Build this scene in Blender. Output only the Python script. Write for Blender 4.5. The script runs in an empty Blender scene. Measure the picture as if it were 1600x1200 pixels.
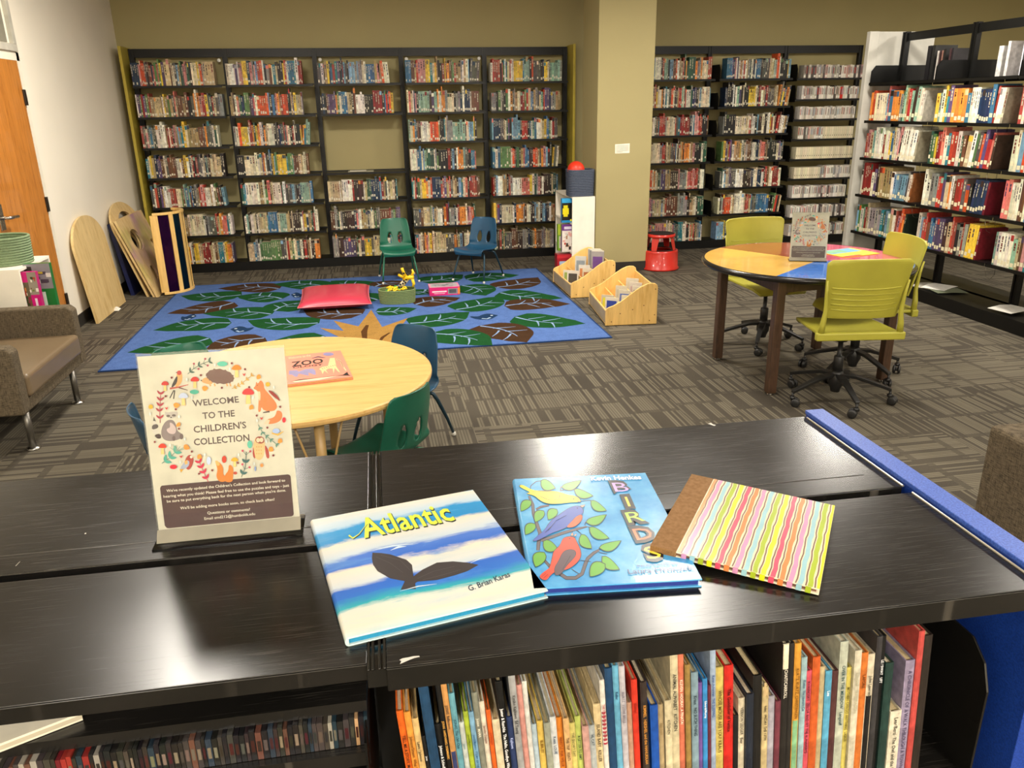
POW, EXPO = 58.0, 0.0; LP = {-2.4: 3.1, .9: .12, 3.45: .60, 6.0: 1.35}
import bpy, math, random
from mathutils import Vector, Matrix
from math import sin, cos, pi, radians as R
SC = bpy.context.scene
COL = SC.collection
random.seed(7)
# ------------------------------------------------------------------ camera
F, ROLL, PITCH, YAW, H = 1240.06, -0.0175, 0.3371, 0.1712, 1.6834
fw = Vector((sin(YAW)*cos(PITCH), cos(YAW)*cos(PITCH), -sin(PITCH)))
r0 = Vector((cos(YAW), -sin(YAW), 0)); u0 = r0.cross(fw)
cr = r0*cos(ROLL)+u0*sin(ROLL); cu = -r0*sin(ROLL)+u0*cos(ROLL)
EYE = Vector((0, 0, H))
cam = bpy.data.cameras.new('camera'); camo = bpy.data.objects.new('camera', cam); COL.objects.link(camo)
m = Matrix((cr, cu, -fw)).transposed().to_4x4(); m.translation = EYE; camo.matrix_world = m
cam.sensor_fit = 'HORIZONTAL'; cam.sensor_width = 36; cam.lens = F/1600*36; cam.clip_start = .02
SC.camera = camo
def ray(u, v): return fw+cr*((u-800)/F)-cu*((v-600)/F)
def pz(u, v, z=0.0): d = ray(u, v); return EYE+d*((z-H)/d.z)          # a photo point on a level plane
def py(u, v, y): d = ray(u, v); return EYE+d*(y/d.y)
def pxx(u, v, x): d = ray(u, v); return EYE+d*(x/d.x)
def pn(u, v, o, n): d = ray(u, v); return EYE+d*((o-EYE).dot(n)/d.dot(n))
# ------------------------------------------------------------------ colours and materials
def lin(c): return tuple((x/12.92 if x <= .04045 else ((x+.055)/1.055)**2.4) for x in c[:3])
def h2(s): return tuple(int(s[i:i+2], 16)/255 for i in (0, 2, 4))
def C(c):
    if isinstance(c, str): c = h2(c)
    return lin(c)
class NT:
    def __init__(s, name):
        s.m = bpy.data.materials.new(name); s.m.use_nodes = True; s.t = s.m.node_tree
        s.b = s.t.nodes['Principled BSDF']; s.tc = None
    def n(s, k, **kw):
        a = s.t.nodes.new(k)
        for q, v in kw.items(): setattr(a, q, v)
        return a
    def l(s, a, b): s.t.links.new(a, b)
    def inp(s, node, i, v):
        if hasattr(v, 'is_output') or isinstance(v, bpy.types.NodeSocket): s.l(v, node.inputs[i])
        else: node.inputs[i].default_value = v
    def math(s, op, a, b=0.0, c=None):
        q = s.n('ShaderNodeMath', operation=op); s.inp(q, 0, a); s.inp(q, 1, b)
        if c is not None: s.inp(q, 2, c)
        return q.outputs[0]
    def obj(s):
        if not s.tc: s.tc = s.n('ShaderNodeTexCoord')
        return s.tc.outputs['Object']
    def mapping(s, scale=(1, 1, 1), rot=(0, 0, 0), loc=(0, 0, 0), src=None):
        q = s.n('ShaderNodeMapping'); s.l(src or s.obj(), q.inputs[0])
        q.inputs['Scale'].default_value = scale; q.inputs['Rotation'].default_value = rot; q.inputs['Location'].default_value = loc
        return q.outputs[0]
    def noise(s, scale, vec=None, detail=3, rough=.5, dist=0):
        q = s.n('ShaderNodeTexNoise'); s.l(vec or s.obj(), q.inputs['Vector'])
        q.inputs['Scale'].default_value = scale; q.inputs['Detail'].default_value = detail
        q.inputs['Roughness'].default_value = rough; q.inputs['Distortion'].default_value = dist
        return q.outputs[0]
    def ramp(s, fac, stops, interp='LINEAR'):
        q = s.n('ShaderNodeValToRGB'); s.l(fac, q.inputs[0]); q.color_ramp.interpolation = interp
        e = q.color_ramp.elements
        while len(e) < len(stops): e.new(.5)
        for i, (p, c) in enumerate(stops): e[i].position = p; e[i].color = (*C(c), 1)
        return q.outputs[0]
    def mix(s, fac, a, b, mode='MIX'):
        q = s.n('ShaderNodeMix', data_type='RGBA', blend_type=mode)
        s.inp(q, 0, fac); 
        for i, v in ((6, a), (7, b)):
            if isinstance(v, (str, tuple)): q.inputs[i].default_value = (*C(v), 1)
            else: s.l(v, q.inputs[i])
        return q.outputs[2]
    def bump(s, h, strength=.2, dist=.002):
        q = s.n('ShaderNodeBump'); s.l(h, q.inputs['Height']); q.inputs['Strength'].default_value = strength
        q.inputs['Distance'].default_value = dist; s.l(q.outputs[0], s.b.inputs['Normal'])
    def set(s, col=None, rough=.5, metal=0, spec=.5, coat=0):
        if col is not None:
            if isinstance(col, (str, tuple)): s.b.inputs['Base Color'].default_value = (*C(col), 1)
            else: s.l(col, s.b.inputs['Base Color'])
        s.inp(s.b, 'Roughness', rough); s.b.inputs['Metallic'].default_value = metal
        s.b.inputs['Specular IOR Level'].default_value = spec; s.b.inputs['Coat Weight'].default_value = coat
        return s
MC = {}
def plain(name, col, rough=.5, metal=0, spec=.5, var=.12, scale=8, coat=0, bump=0, bscale=200):
    if name in MC: return MC[name]
    t = NT(name); f = t.noise(scale, detail=4)
    c = C(col); k = lambda x: tuple(min(1, v*x) for v in (h2(col) if isinstance(col, str) else col))
    t.set(t.ramp(f, [(.3, k(1-var)), (.7, k(1+var*.5))]), rough, metal, spec, coat)
    if bump: t.bump(t.noise(bscale, detail=2), bump, .001)
    MC[name] = t.m; return t.m
def wood(name, a, b, axis=0, scale=1.0, rough=.35, coat=.3):
    if name in MC: return MC[name]
    t = NT(name); sc = [14*scale]*3; sc[axis] = 1.2*scale
    f = t.noise(2.2, t.mapping(tuple(sc)), detail=6, rough=.6, dist=.6)
    g = t.noise(9, t.mapping(tuple(x*1.5 for x in sc)), detail=2)
    c = t.ramp(t.math('MULTIPLY_ADD', g, .35, t.math('MULTIPLY', f, .65)), [(.34, b), (.5, a), (.66, tuple(min(1, x*1.06) for x in h2(a)))])
    t.set(c, rough, coat=coat); MC[name] = t.m; return t.m
def fabric(name, a, b, freq=260, rough=.9, bump=.3):
    if name in MC: return MC[name]
    t = NT(name)
    n1 = t.noise(1, t.mapping((freq*2.2, freq*2.2, freq*.18)), detail=1)
    n2 = t.noise(1, t.mapping((freq*.25, freq*.25, freq*2)), detail=1)
    f = t.math('MULTIPLY_ADD', n1, .5, t.math('MULTIPLY', n2, .5))
    t.set(t.ramp(f, [(.36, b), (.62, a)]), rough, spec=.2); t.bump(f, bump, .001); MC[name] = t.m; return t.m
def attr_mat(name, rough=.45, spec=.5, noise=.12, coat=0, nscale=30):
    if name in MC: return MC[name]
    t = NT(name); a = t.n('ShaderNodeAttribute', attribute_name='Col')
    f = t.noise(nscale, detail=3); g = t.ramp(f, [(.25, (1-noise*2,)*3), (.7, (1, 1, 1))])
    q = t.n('ShaderNodeMix', data_type='RGBA', blend_type='MULTIPLY'); q.inputs[0].default_value = 1
    t.l(a.outputs['Color'], q.inputs[6]); t.l(g, q.inputs[7])
    t.set(q.outputs[2], rough, spec=spec, coat=coat); MC[name] = t.m; return t.m
# ------------------------------------------------------------------ mesh builder
class MB:
    def __init__(s): s.v = []; s.f = []; s.c = []; s.col = (.5, .5, .5)
    def color(s, c): s.col = C(c); return s
    def add(s, vs, fs, M=None, col=None):
        k = len(s.v); s.v += [tuple(M @ Vector(p)) if M else tuple(p) for p in vs]
        c = C(col) if col is not None else s.col
        for f in fs: s.f.append([k+i for i in f]); s.c.append(c)
        return s
    def box(s, lo, hi, M=None, col=None):
        x0, y0, z0 = lo; x1, y1, z1 = hi
        return s.add([(x0, y0, z0), (x1, y0, z0), (x1, y1, z0), (x0, y1, z0), (x0, y0, z1), (x1, y0, z1), (x1, y1, z1), (x0, y1, z1)],
                     [(0, 3, 2, 1), (4, 5, 6, 7), (0, 1, 5, 4), (1, 2, 6, 5), (2, 3, 7, 6), (3, 0, 4, 7)], M, col)
    def beam(s, p0, p1, w, d=None, up=(0, 0, 1), col=None):
        p0 = Vector(p0); p1 = Vector(p1); d = d or w; t = (p1-p0); L = t.length; t.normalize()
        a = t.cross(Vector(up)); 
        if a.length < 1e-4: a = t.cross(Vector((0, 1, 0)))
        a.normalize(); b = t.cross(a)
        M = Matrix((a, b, t)).transposed().to_4x4(); M.translation = p0
        return s.box((-w/2, -d/2, 0), (w/2, d/2, L), M, col)
    def prism(s, pts, h0, h1, M=None, col=None):          # polygon in xy, extruded in z
        n = len(pts)
        vs = [(x, y, h0) for x, y in pts]+[(x, y, h1) for x, y in pts]
        fs = [tuple(range(n-1, -1, -1)), tuple(range(n, 2*n))]+[(i, (i+1) % n, n+(i+1) % n, n+i) for i in range(n)]
        return s.add(vs, fs, M, col)
    def lathe(s, prof, n=32, M=None, col=None, cap=True):
        vs = []; fs = []
        for (r, z) in prof:
            for k in range(n): a = 2*pi*k/n; vs.append((r*cos(a), r*sin(a), z))
        for j in range(len(prof)-1):
            for k in range(n): k2 = (k+1) % n; fs.append((j*n+k, j*n+k2, (j+1)*n+k2, (j+1)*n+k))
        if cap:
            if prof[0][0] > 1e-5: fs.append(tuple(range(n-1, -1, -1)))
            if prof[-1][0] > 1e-5: q = (len(prof)-1)*n; fs.append(tuple(range(q, q+n)))
        return s.add(vs, fs, M, col)
    def tube(s, path, r, n=10, col=None, closed=False):
        P = [Vector(p) for p in path]; m_ = len(P); rr = r if isinstance(r, (list, tuple)) else [r]*m_
        vs = []; fs = []; a = None
        for i, p in enumerate(P):
            if closed: t = P[(i+1) % m_]-P[i-1]
            else: t = P[min(i+1, m_-1)]-P[max(i-1, 0)]
            t.normalize()
            if a is None:
                a = t.cross(Vector((0, 0, 1)))
                if a.length < .1: a = t.cross(Vector((0, 1, 0)))
            a = (a-t*a.dot(t)); a.normalize(); b = t.cross(a)
            for k in range(n): g = 2*pi*k/n; vs.append(p+(a*cos(g)+b*sin(g))*rr[i])
        for j in range(m_ if closed else m_-1):
            j2 = (j+1) % m_
            for k in range(n): k2 = (k+1) % n; fs.append((j*n+k, j*n+k2, j2*n+k2, j2*n+k))
        if not closed: fs.append(tuple(range(n-1, -1, -1))); fs.append(tuple(range((m_-1)*n, m_*n)))
        return s.add(vs, fs, None, col)
    def ball(s, c, r, n=16, m_=10, col=None):
        c = Vector(c); r = (r, r, r) if not isinstance(r, tuple) else r
        vs = [(c.x, c.y, c.z-r[2])]; fs = []
        for j in range(1, m_):
            t = -pi/2+pi*j/m_
            for k in range(n): a = 2*pi*k/n; vs.append((c.x+r[0]*cos(t)*cos(a), c.y+r[1]*cos(t)*sin(a), c.z+r[2]*sin(t)))
        vs.append((c.x, c.y, c.z+r[2])); e = len(vs)-1
        for k in range(n):
            k2 = (k+1) % n; fs.append((0, 1+k2, 1+k)); fs.append((e, 1+(m_-2)*n+k, 1+(m_-2)*n+k2))
        for j in range(m_-2):
            for k in range(n): k2 = (k+1) % n; fs.append((1+j*n+k, 1+j*n+k2, 1+(j+1)*n+k2, 1+(j+1)*n+k))
        return s.add(vs, fs, None, col)
    def build(s, name, mat, parent=None, smooth=False, bevel=0, solid=0, sub=0, seg=2, off=None, kind=None):
        me = bpy.data.meshes.new(name)
        vs = [tuple(Vector(p)-off) for p in s.v] if off else s.v
        me.from_pydata(vs, [], s.f); me.validate(clean_customdata=False)
        if len(me.polygons) == len(s.f):
            at = me.color_attributes.new('Col', 'FLOAT_COLOR', 'CORNER'); buf = []
            for p in me.polygons: buf += [*s.c[p.index], 1.0]*p.loop_total
            at.data.foreach_set('color', buf)
        o = bpy.data.objects.new(name, me); COL.objects.link(o)
        me.materials.append(mat)
        if smooth: me.polygons.foreach_set('use_smooth', [True]*len(me.polygons))
        if solid: q = o.modifiers.new('solid', 'SOLIDIFY'); q.thickness = solid; q.offset = 0
        if bevel: q = o.modifiers.new('bevel', 'BEVEL'); q.width = bevel; q.segments = seg; q.limit_method = 'ANGLE'; q.angle_limit = R(40)
        if sub: q = o.modifiers.new('sub', 'SUBSURF'); q.levels = sub; q.render_levels = sub
        if parent: o.parent = parent
        if kind: o['kind'] = kind
        return o
USED = set()
def tag(o, label=None, cat=None, group=None, kind=None):
    if label:
        o['label'] = label; USED.add(label)
    if cat: o['category'] = cat
    if group: o['group'] = group
    if kind: o['kind'] = kind
    return o
def thing(name, loc=(0, 0, 0), rz=0.0, label=None, cat=None, group=None):
    o = bpy.data.objects.new(name, None); o.empty_display_size = .05; COL.objects.link(o)
    o.location = loc; o.rotation_euler = (0, 0, rz)
    return tag(o, label, cat, group)
KIDS = {}
def copy_tree(o, parent=None):
    c = o.copy(); COL.objects.link(c)
    if parent: c.parent = parent
    for ch in [q for q in bpy.data.objects if q.parent == o]: copy_tree(ch, c)
    return c
# ------------------------------------------------------------------ lettering (built-in font turned into meshes)
TX = {}
def prep_text(items):
    obs = []
    for s_, bold in items:
        if (s_, bold) in TX: continue
        cu_ = bpy.data.curves.new('t', 'FONT'); cu_.body = s_; cu_.resolution_u = 2; cu_.size = 1
        if bold: cu_.offset = bold*.01
        o = bpy.data.objects.new('t', cu_); COL.objects.link(o); obs.append((s_, bold, o))
    bpy.context.view_layer.update(); dg = bpy.context.evaluated_depsgraph_get()
    for s_, bold, o in obs:
        me = o.evaluated_get(dg).to_mesh(); v = [(p.co.x, p.co.y) for p in me.vertices]; f = [tuple(p.vertices) for p in me.polygons]
        x0 = min(p[0] for p in v); x1 = max(p[0] for p in v)
        TX[(s_, bold)] = ([((a-x0)/(x1-x0), b/.7) for a, b in v], f, (x1-x0)/.7); o.evaluated_get(dg).to_mesh_clear()
    for s_, bold, o in obs:
        c = o.data; bpy.data.objects.remove(o); bpy.data.curves.remove(c)
def text(mb, s_, bl, xv, yv, col, bold=0):               # bl: start of the baseline, xv: whole width, yv: capital height
    if (s_, bold) not in TX: prep_text([(s_, bold)])
    v, f, asp = TX[(s_, bold)]; bl = Vector(bl); xv = Vector(xv); yv = Vector(yv)
    mb.add([bl+xv*a+yv*b for a, b in v], f, None, col)
def tasp(s_, bold=0):
    if (s_, bold) not in TX: prep_text([(s_, bold)])
    return TX[(s_, bold)][2]
# flat artwork traced on a plane of the place
class Art:
    def __init__(s, mb, f, n, eps=.00025): s.mb = mb; s.f = f; s.n = Vector(n); s.e = eps; s.k = 1
    def P(s, p, lift=None): return s.f(*p)+s.n*s.e*(s.k if lift is None else lift)
    def poly(s, pts, col, up=1):
        vs = [s.P(p) for p in pts]; n = len(vs)
        a = sum(((vs[i]).cross(vs[(i+1) % n]) for i in range(n)), Vector())
        if a.dot(s.n) < 0: vs.reverse()
        s.mb.add(vs, [tuple(range(n))], None, col); s.k += up; return s
    def ell(s, cx, cy, rx, ry, col, rot=0, n=18, a0=0, a1=360):
        c, q = cos(R(rot)), sin(R(rot)); full = a1-a0 >= 360
        A = [R(a0+(a1-a0)*i/(n if full else n-1)) for i in range(n)]
        return s.poly([(cx+rx*cos(a)*c-ry*sin(a)*q, cy+rx*cos(a)*q+ry*sin(a)*c) for a in A], col)
    def line(s, pts, w, col):
        n = len(pts); L = []; Rr = []; ws = w if isinstance(w, (list, tuple)) else [w]*n
        for i in range(n):
            a = pts[max(i-1, 0)]; b = pts[min(i+1, n-1)]; dx, dy = b[0]-a[0], b[1]-a[1]; l = math.hypot(dx, dy) or 1
            L.append((pts[i][0]-dy/l*ws[i]/2, pts[i][1]+dx/l*ws[i]/2)); Rr.append((pts[i][0]+dy/l*ws[i]/2, pts[i][1]-dx/l*ws[i]/2))
        vs = [s.P(p) for p in L+Rr]; fs = [(i, i+1, n+i+1, n+i) for i in range(n-1)]
        a = (vs[1]-vs[0]).cross(vs[n]-vs[0])
        if a.dot(s.n) > 0: fs = [q[::-1] for q in fs]
        s.mb.add(vs, [q[::-1] for q in fs], None, col); s.k += 1; return s
    def leaf(s, a, b, w, col, bend=0, n=8):
        dx, dy = b[0]-a[0], b[1]-a[1]; up, lo = [], []
        for i in range(n+1):
            t = i/n; ww = w*math.sin(pi*t**.8)**.8 if 0 < t < 1 else 0; o = bend*sin(pi*t)
            x, y = a[0]+dx*t-dy*o, a[1]+dy*t+dx*o; l = math.hypot(dx, dy) or 1
            up.append((x-dy/l*ww/2, y+dx/l*ww/2)); lo.append((x+dy/l*ww/2, y-dx/l*ww/2))
        return s.poly(up+lo[1:-1][::-1], col)
    def text(s, t, a, b, h, col, bold=0):                # baseline from a to b, capital height h (in the art's own units)
        A = s.P(a); B = s.P(b); dx, dy = b[0]-a[0], b[1]-a[1]; l = math.hypot(dx, dy)
        T = s.P((a[0]+dy/l*h, a[1]-dx/l*h)); text(s.mb, t, A, B-A, T-A, col, bold); s.k += 1; return s
def smooth_poly(p, it=2):
    for _ in range(it):
        q = []
        for i in range(len(p)):
            a, b = p[i], p[(i+1) % len(p)]
            q += [(a[0]*.75+b[0]*.25, a[1]*.75+b[1]*.25), (a[0]*.25+b[0]*.75, a[1]*.25+b[1]*.75)]
        p = q
    return p
PRINT = attr_mat('printed_gloss', .28, .5, .03); PAPER = attr_mat('printed_paper', .6, .3, .04)
BOOKM = attr_mat('book_cloth', .5, .4, .12); RUGM = None
BLACK = plain('black_enamelled_steel', '070706', .42, 0, .35, .2, 12)
# ================================================================== ROOM
def carpet():
    t = NT('carpet_tile'); sep = t.n('ShaderNodeSeparateXYZ'); t.l(t.mapping(loc=(.13, .21, 0)), sep.inputs[0])
    X, Y = sep.outputs[0], sep.outputs[1]; T = .61
    ix = t.math('FLOOR', t.math('DIVIDE', X, T)); iy = t.math('FLOOR', t.math('DIVIDE', Y, T))
    def wn(a, b, c=0.0):
        q = t.n('ShaderNodeCombineXYZ'); t.inp(q, 0, a); t.inp(q, 1, b); t.inp(q, 2, c)
        w = t.n('ShaderNodeTexWhiteNoise', noise_dimensions='3D'); t.l(q.outputs[0], w.inputs[0]); return w.outputs[0]
    d = t.math('GREATER_THAN', wn(ix, iy), .42)
    def lerp(a, b): return t.math('ADD', t.math('MULTIPLY', a, t.math('SUBTRACT', 1.0, d)), t.math('MULTIPLY', b, d))
    ac = lerp(Y, X); al = lerp(X, Y)
    cell = t.math('MULTIPLY', ac, 62.0); ci = t.math('FLOOR', cell); fr = t.math('FRACT', cell)
    band = t.math('MULTIPLY', al, 3.7); lr = wn(t.math('FLOOR', t.math('MULTIPLY', ac, 3.3)), ix, 3.0)
    bi = t.math('ADD', band, t.math('MULTIPLY', lr, 2.0)); bf = t.math('FRACT', bi)
    gap = t.math('MULTIPLY_ADD', t.math('GREATER_THAN', bf, .14), .75, .25); tone = wn(ci, t.math('FLOOR', bi), 7.0)
    strand = t.math('MULTIPLY', t.math('GREATER_THAN', tone, .35), gap)
    prof = t.math('SMOOTH_MIN', t.math('MULTIPLY', fr, 4.0), t.math('MULTIPLY', t.math('SUBTRACT', 1.0, fr), 4.0), .2)
    strand = t.math('MULTIPLY', strand, t.math('MINIMUM', prof, 1.0))
    strand = t.math('MULTIPLY', strand, t.math('MULTIPLY_ADD', tone, .6, .4))
    pile = t.noise(330, detail=2); big = t.noise(1.3, detail=2)
    base = t.ramp(t.math('MULTIPLY_ADD', pile, .6, t.math('MULTIPLY', big, .4)), [(.35, '3b3630'), (.65, '534d43')])
    c = t.mix(t.math('MULTIPLY', strand, .42), base, '8f8773')
    t.set(c, .95, spec=.1); t.bump(t.math('ADD', pile, strand), .35, .002); return t.m
def surf(name, pts, mat, kind='structure'):
    o = MB().add(pts, [tuple(range(len(pts)))]).build(name, mat); return tag(o, kind=kind)
def struct(name, lo, hi, mat, bevel=0, parent=None):
    o = MB().box(lo, hi).build(name, mat, parent, bevel=bevel)
    if not parent: o['kind'] = 'structure'
    return o
def wallpaint(name, col):
    t = NT(name); t.set(t.ramp(t.noise(1.1, detail=3), [(.3, tuple(x*.96 for x in h2(col))), (.7, col)]), .62, spec=.3)
    t.bump(t.noise(90, detail=3), .12, .002); return t.m
CREAM = wallpaint('cream_wall_paint', 'f4ecda'); OLIVE = wallpaint('olive_wall_paint', 'aa9e70'); GYP = wallpaint('ceiling_board', 'd8d2c4')
XL, XR, YB, YF, ZC = -2.45, 9.0, 9.50, -3.5, 3.0
struct('floor', (XL-.1, YF-.1, -.1), (XR+.1, YB+.1, 0), carpet())
struct('ceiling', (XL-.1, YF-.1, ZC), (XR+.1, YB+.1, ZC+.1), GYP)
struct('wall_left', (XL-.1, YF, 0), (XL, YB, ZC), CREAM); struct('wall_back', (XL-.1, YB, 0), (XR+.1, YB+.1, ZC), OLIVE)
struct('wall_right', (XR, YF, 0), (XR+.1, YB, ZC), CREAM); struct('wall_front', (XL-.1, YF-.1, 0), (XR+.1, YF, ZC), CREAM)
RUBBER = plain('dark_rubber_base', '2e2b27', .6, 0, .3)
struct('baseboard_left', (XL, 6.80, 0), (XL+.008, 9.12, .10), RUBBER)
# pillar between the two runs of shelves
o = MB().box((2.30, 8.05, 0), (2.875, 8.62, ZC)).build('column', OLIVE, bevel=.004); o['kind'] = 'structure'
o = MB().box((2.292, 8.042, 0), (2.883, 8.628, .10)).build('trim_1', RUBBER, bevel=.003); o['kind'] = 'structure'
# door and the glazed panel above it
DOORW = wood('honey_maple_door', 'bd7830', '9c5c1c', 2, 1.1, .35)
CHROME = plain('brushed_chrome', 'b9b6b0', .25, 1, .5, .08); DARKM = plain('dark_bronze_metal', '3a3632', .35, .8, .5)
FRAMEW = plain('off_white_metal', 'e9e2d0', .4, 0, .4, .04)
d = struct('door_1', (XL, 5.80, .01), (XL+.018, 6.725, 2.05), DOORW, .002)
for z in (1.80, 1.03, .28):
    MB().box((XL+.002, 6.71, z-.055), (XL+.03, 6.75, z+.055)).build('hinge', DARKM, d, bevel=.002)
hb = MB().box((XL+.018, 5.86, .95), (XL+.028, 5.93, 1.12)).build('handle', CHROME, d, bevel=.003)
MB().tube([(XL+.02, 5.895, 1.03), (XL+.075, 5.895, 1.03), (XL+.08, 5.92, 1.03), (XL+.08, 6.02, 1.025)], .011).build('lever', CHROME, hb, smooth=True)
struct('trim_2', (XL, 6.752, 0), (XL+.012, 6.80, 2.11), FRAMEW); struct('trim_3', (XL, 5.72, 2.052), (XL+.012, 6.80, 2.112), FRAMEW)
w = struct('window_1', (XL+.001, 5.80, 2.17), (XL+.006, 6.66, 2.90), plain('dark_glazing', '8b887a', .08, 0, .8, .05))
m1 = MB(); y0, y1, z0, z1 = 5.72, 6.76, 2.112, 2.96
m1.box((XL, y0, z0), (XL+.03, y1, z0+.05)).box((XL, y1-.05, z0+.05), (XL+.03, y1, z1)).box((XL, y0, z1-.04), (XL+.03, y1-.05, z1)).box((XL, y0, z0+.05), (XL+.03, y0+.05, z1-.04))
m1.build('window_frame', plain('grey_white_metal', 'bdb9ab', .4), w, bevel=.003)
# small printed notice on the pillar
mb = MB(); a = Art(mb, lambda u, v: py(u, v, 8.048), (0, -1, 0)); a.k = 0
a.poly([(961, 225.5), (984, 224), (983.6, 239), (961, 240)], 'f4efdc')
for k in range(6): a.line([(962.5, 228+2*k), (982-(k == 5)*9, 227+2*k)], .55, '9a968a')
c = py(972, 240, 8.048); o = mb.build('paper_notice', PAPER, off=c); o.location = c
tag(o, 'small white printed notice taped to the olive column', 'notice')
# ------------------------------------------------------------------ ceiling lights
WARM = (1.0, .935, .83)
def emis(name, col, st):
    t = NT(name); t.set('f5f0e4', .5); t.b.inputs['Emission Color'].default_value = (*col, 1); t.b.inputs['Emission Strength'].default_value = st; return t.m
EM = emis('lit_diffuser', WARM, 9.0)
PLACES = {0: 'over the low bookcase', 1: 'over the round tables', 2: 'nearer the shelves'}
def light(x, y, w, l, power):
    t = thing('ceiling_light', (x, y, ZC), 0, 'recessed ceiling light with a glowing panel at x %d y %d' % (round(x*10), round(y*10)), 'ceiling light', 'ceiling lights')
    t['label'] = 'recessed white ceiling light, %s, %s' % ('added row behind the low bookcase' if y < -1 else 'row over the low bookcase' if y < 2 else 'row over the round tables' if y < 4.6 else 'row before the book wall', 'by the cream wall' if x < 0 else 'in the middle' if x < 3 else 'over the tall bookcase' if x < 6 else 'far side')
    fr = MB(); hw, hl = w/2, l/2
    fr.box((-hw-.03, -hl-.03, -.012), (hw+.03, -hl, 0)).box((-hw-.03, hl, -.012), (hw+.03, hl+.03, 0)).box((-hw-.03, -hl, -.012), (-hw, hl, 0)).box((hw, -hl, -.012), (hw+.03, hl, 0))
    fr.build('frame', FRAMEW, t); MB().box((-hw, -hl, -.006), (hw, hl, -.001)).build('diffuser', EM, t)
    L = bpy.data.lights.new('ceiling_lamp', 'AREA'); L.shape = 'RECTANGLE'; L.size = w; L.size_y = l; L.energy = power; L.color = WARM; L.spread = R(180)
    o = bpy.data.objects.new('lamp', L); COL.objects.link(o); o.location = (x, y, ZC-.02)
for x in (-1.0, 1.5, 4.0, 6.5):
    for y in LP:
        if y < -1 and x > 5: continue  # rearmost row is unseen, added to brighten the sign and other upright faces
        light(x, y, .34, .62, POW*LP[y])
# ================================================================== RUG
def rugmat():
    t = NT('rug_pile'); a = t.n('ShaderNodeAttribute', attribute_name='Col'); f = t.noise(170, detail=3, rough=.7); f2 = t.noise(14, detail=3)
    g = t.ramp(t.math('MULTIPLY_ADD', f, .75, t.math('MULTIPLY', f2, .25)), [(.3, (.72,)*3), (.68, (1, 1, 1))])
    q = t.n('ShaderNodeMix', data_type='RGBA', blend_type='MULTIPLY'); q.inputs[0].default_value = 1
    t.l(a.outputs['Color'], q.inputs[6]); t.l(g, q.inputs[7]); t.set(q.outputs[2], .95, spec=.08); t.bump(f, .5, .002); return t.m
rb = MB(); rx0, rx1, ry0, ry1, RT = -1.92, 1.75, 5.60, 8.42, .009
rb.box((rx0, ry0, .0005), (rx1, ry1, RT-.001), None, '2c4778').box((rx0+.015, ry0+.015, RT-.001), (rx1-.015, ry1-.015, RT), None, '5775b2')
ra = Art(rb, lambda x, y: Vector((x, y, RT)), (0, 0, 1), .00016)
def W(u, v): p = pz(u, v, RT); return (p.x, p.y)
GREEN_, BROWN_, VEIN = '1a4f28', '46301f', '8ba6cc'
LI = [0]
def rleaf(A, B, col, w=.38, bend=.06, flip=1):
    a, b = W(*A), W(*B); dx, dy = b[0]-a[0], b[1]-a[1]; l = math.hypot(dx, dy); ux, uy = dx/l, dy/l; nx, ny = -uy, ux
    if l < w*1.15: w = l*.85
    def Q(t, s): o = bend*flip*4*t*(1-t)-(bend*1.6*flip*max(0, t-.7)/.3); return (a[0]+ux*l*t+nx*(s*w+o*l), a[1]+uy*l*t+ny*(s*w+o*l))
    up, lo = [], []
    for i in range(17):
        t = i/16; ww = .5*(sin(pi*min(1, t*.98+.02)**.64))**.6 if 0 < t < 1 else 0
        if t > .80: ww *= 1-((t-.80)/.20)**1.2*.6
        up.append(Q(t, ww)); lo.append(Q(t, -ww))
    k0 = ra.k; LI[0] += 1; ra.k = 1+LI[0]*.06; ra.poly(up+lo[1:-1][::-1], col)
    ra.k = 3.2+LI[0]*.06; ra.line([Q(.02+.07*i, .06*sin(i*.35)*flip) for i in range(11)], [.024-.0018*i for i in range(11)], VEIN)
    for k, (t, sgn) in enumerate(((.22, 1), (.36, -1), (.44, 1), (.58, -1))):
        ra.k = 3.4+LI[0]*.06+k*.01; ra.line([Q(t+.05*j, sgn*(.02+.075*j+.012*j*j)) for j in range(4)], [.017, .015, .011, .004], VEIN)
    ra.k = k0
LV = [((437,451),(344.5,449),1),((378,460.6),(280,464),0),((441,467),(374,461),0),((366,472.5),(264,491.5),1),((425,491),(322,488),0),((499,504.5),(382.5,503),0),
 ((362,504.5),(240,514),0),((328,528),(202,553),0),((414.6,528),(318,545),1),((508,525),(408,543),0),((511,448),(432,442),0),((580,447),(513,440),0),((428,486),(484,468),0),
 ((567,490),(470,486),1),((591,469),(530,461),0),((587,487),(652,483),0),((586,448),(628,438),1),((657,440),(727,430),0),((728,436.5),(809,428.5),0),((774.6,449),(846,434.4),1),
 ((721,446),(765,461),0),((780.5,457),(875.5,468),0),((788,478),(890,473),1),((804,495),(911,508),0),((748.5,509),(831,533),1),((711,484),(788,464),0),((648.7,476),(716,464),1),
 ((639,505.5),(738,489),0),((671,521),(775,537),0),((665,452),(646,462),0),((300,575),(230,590),0),((480,560),(390,575),1),((690,560),(620,545),0)]
for k, (A, B, br) in enumerate(LV):
    if k >= 30: continue
    rleaf(A, B, BROWN_ if br else GREEN_, .42 if B[0] != 831 else .46, .05, 1 if (B[0] > A[0]) == (k % 2 == 0) else -1)
ra.k = 6
star = [(500,512.5),(528,533),(505,552),(560,547),(552,560),(640,556),(640,538),(668,514),(628,517),(637,497),(604,508),(580,484),(557,508),(521,501),(538,519)]
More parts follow.
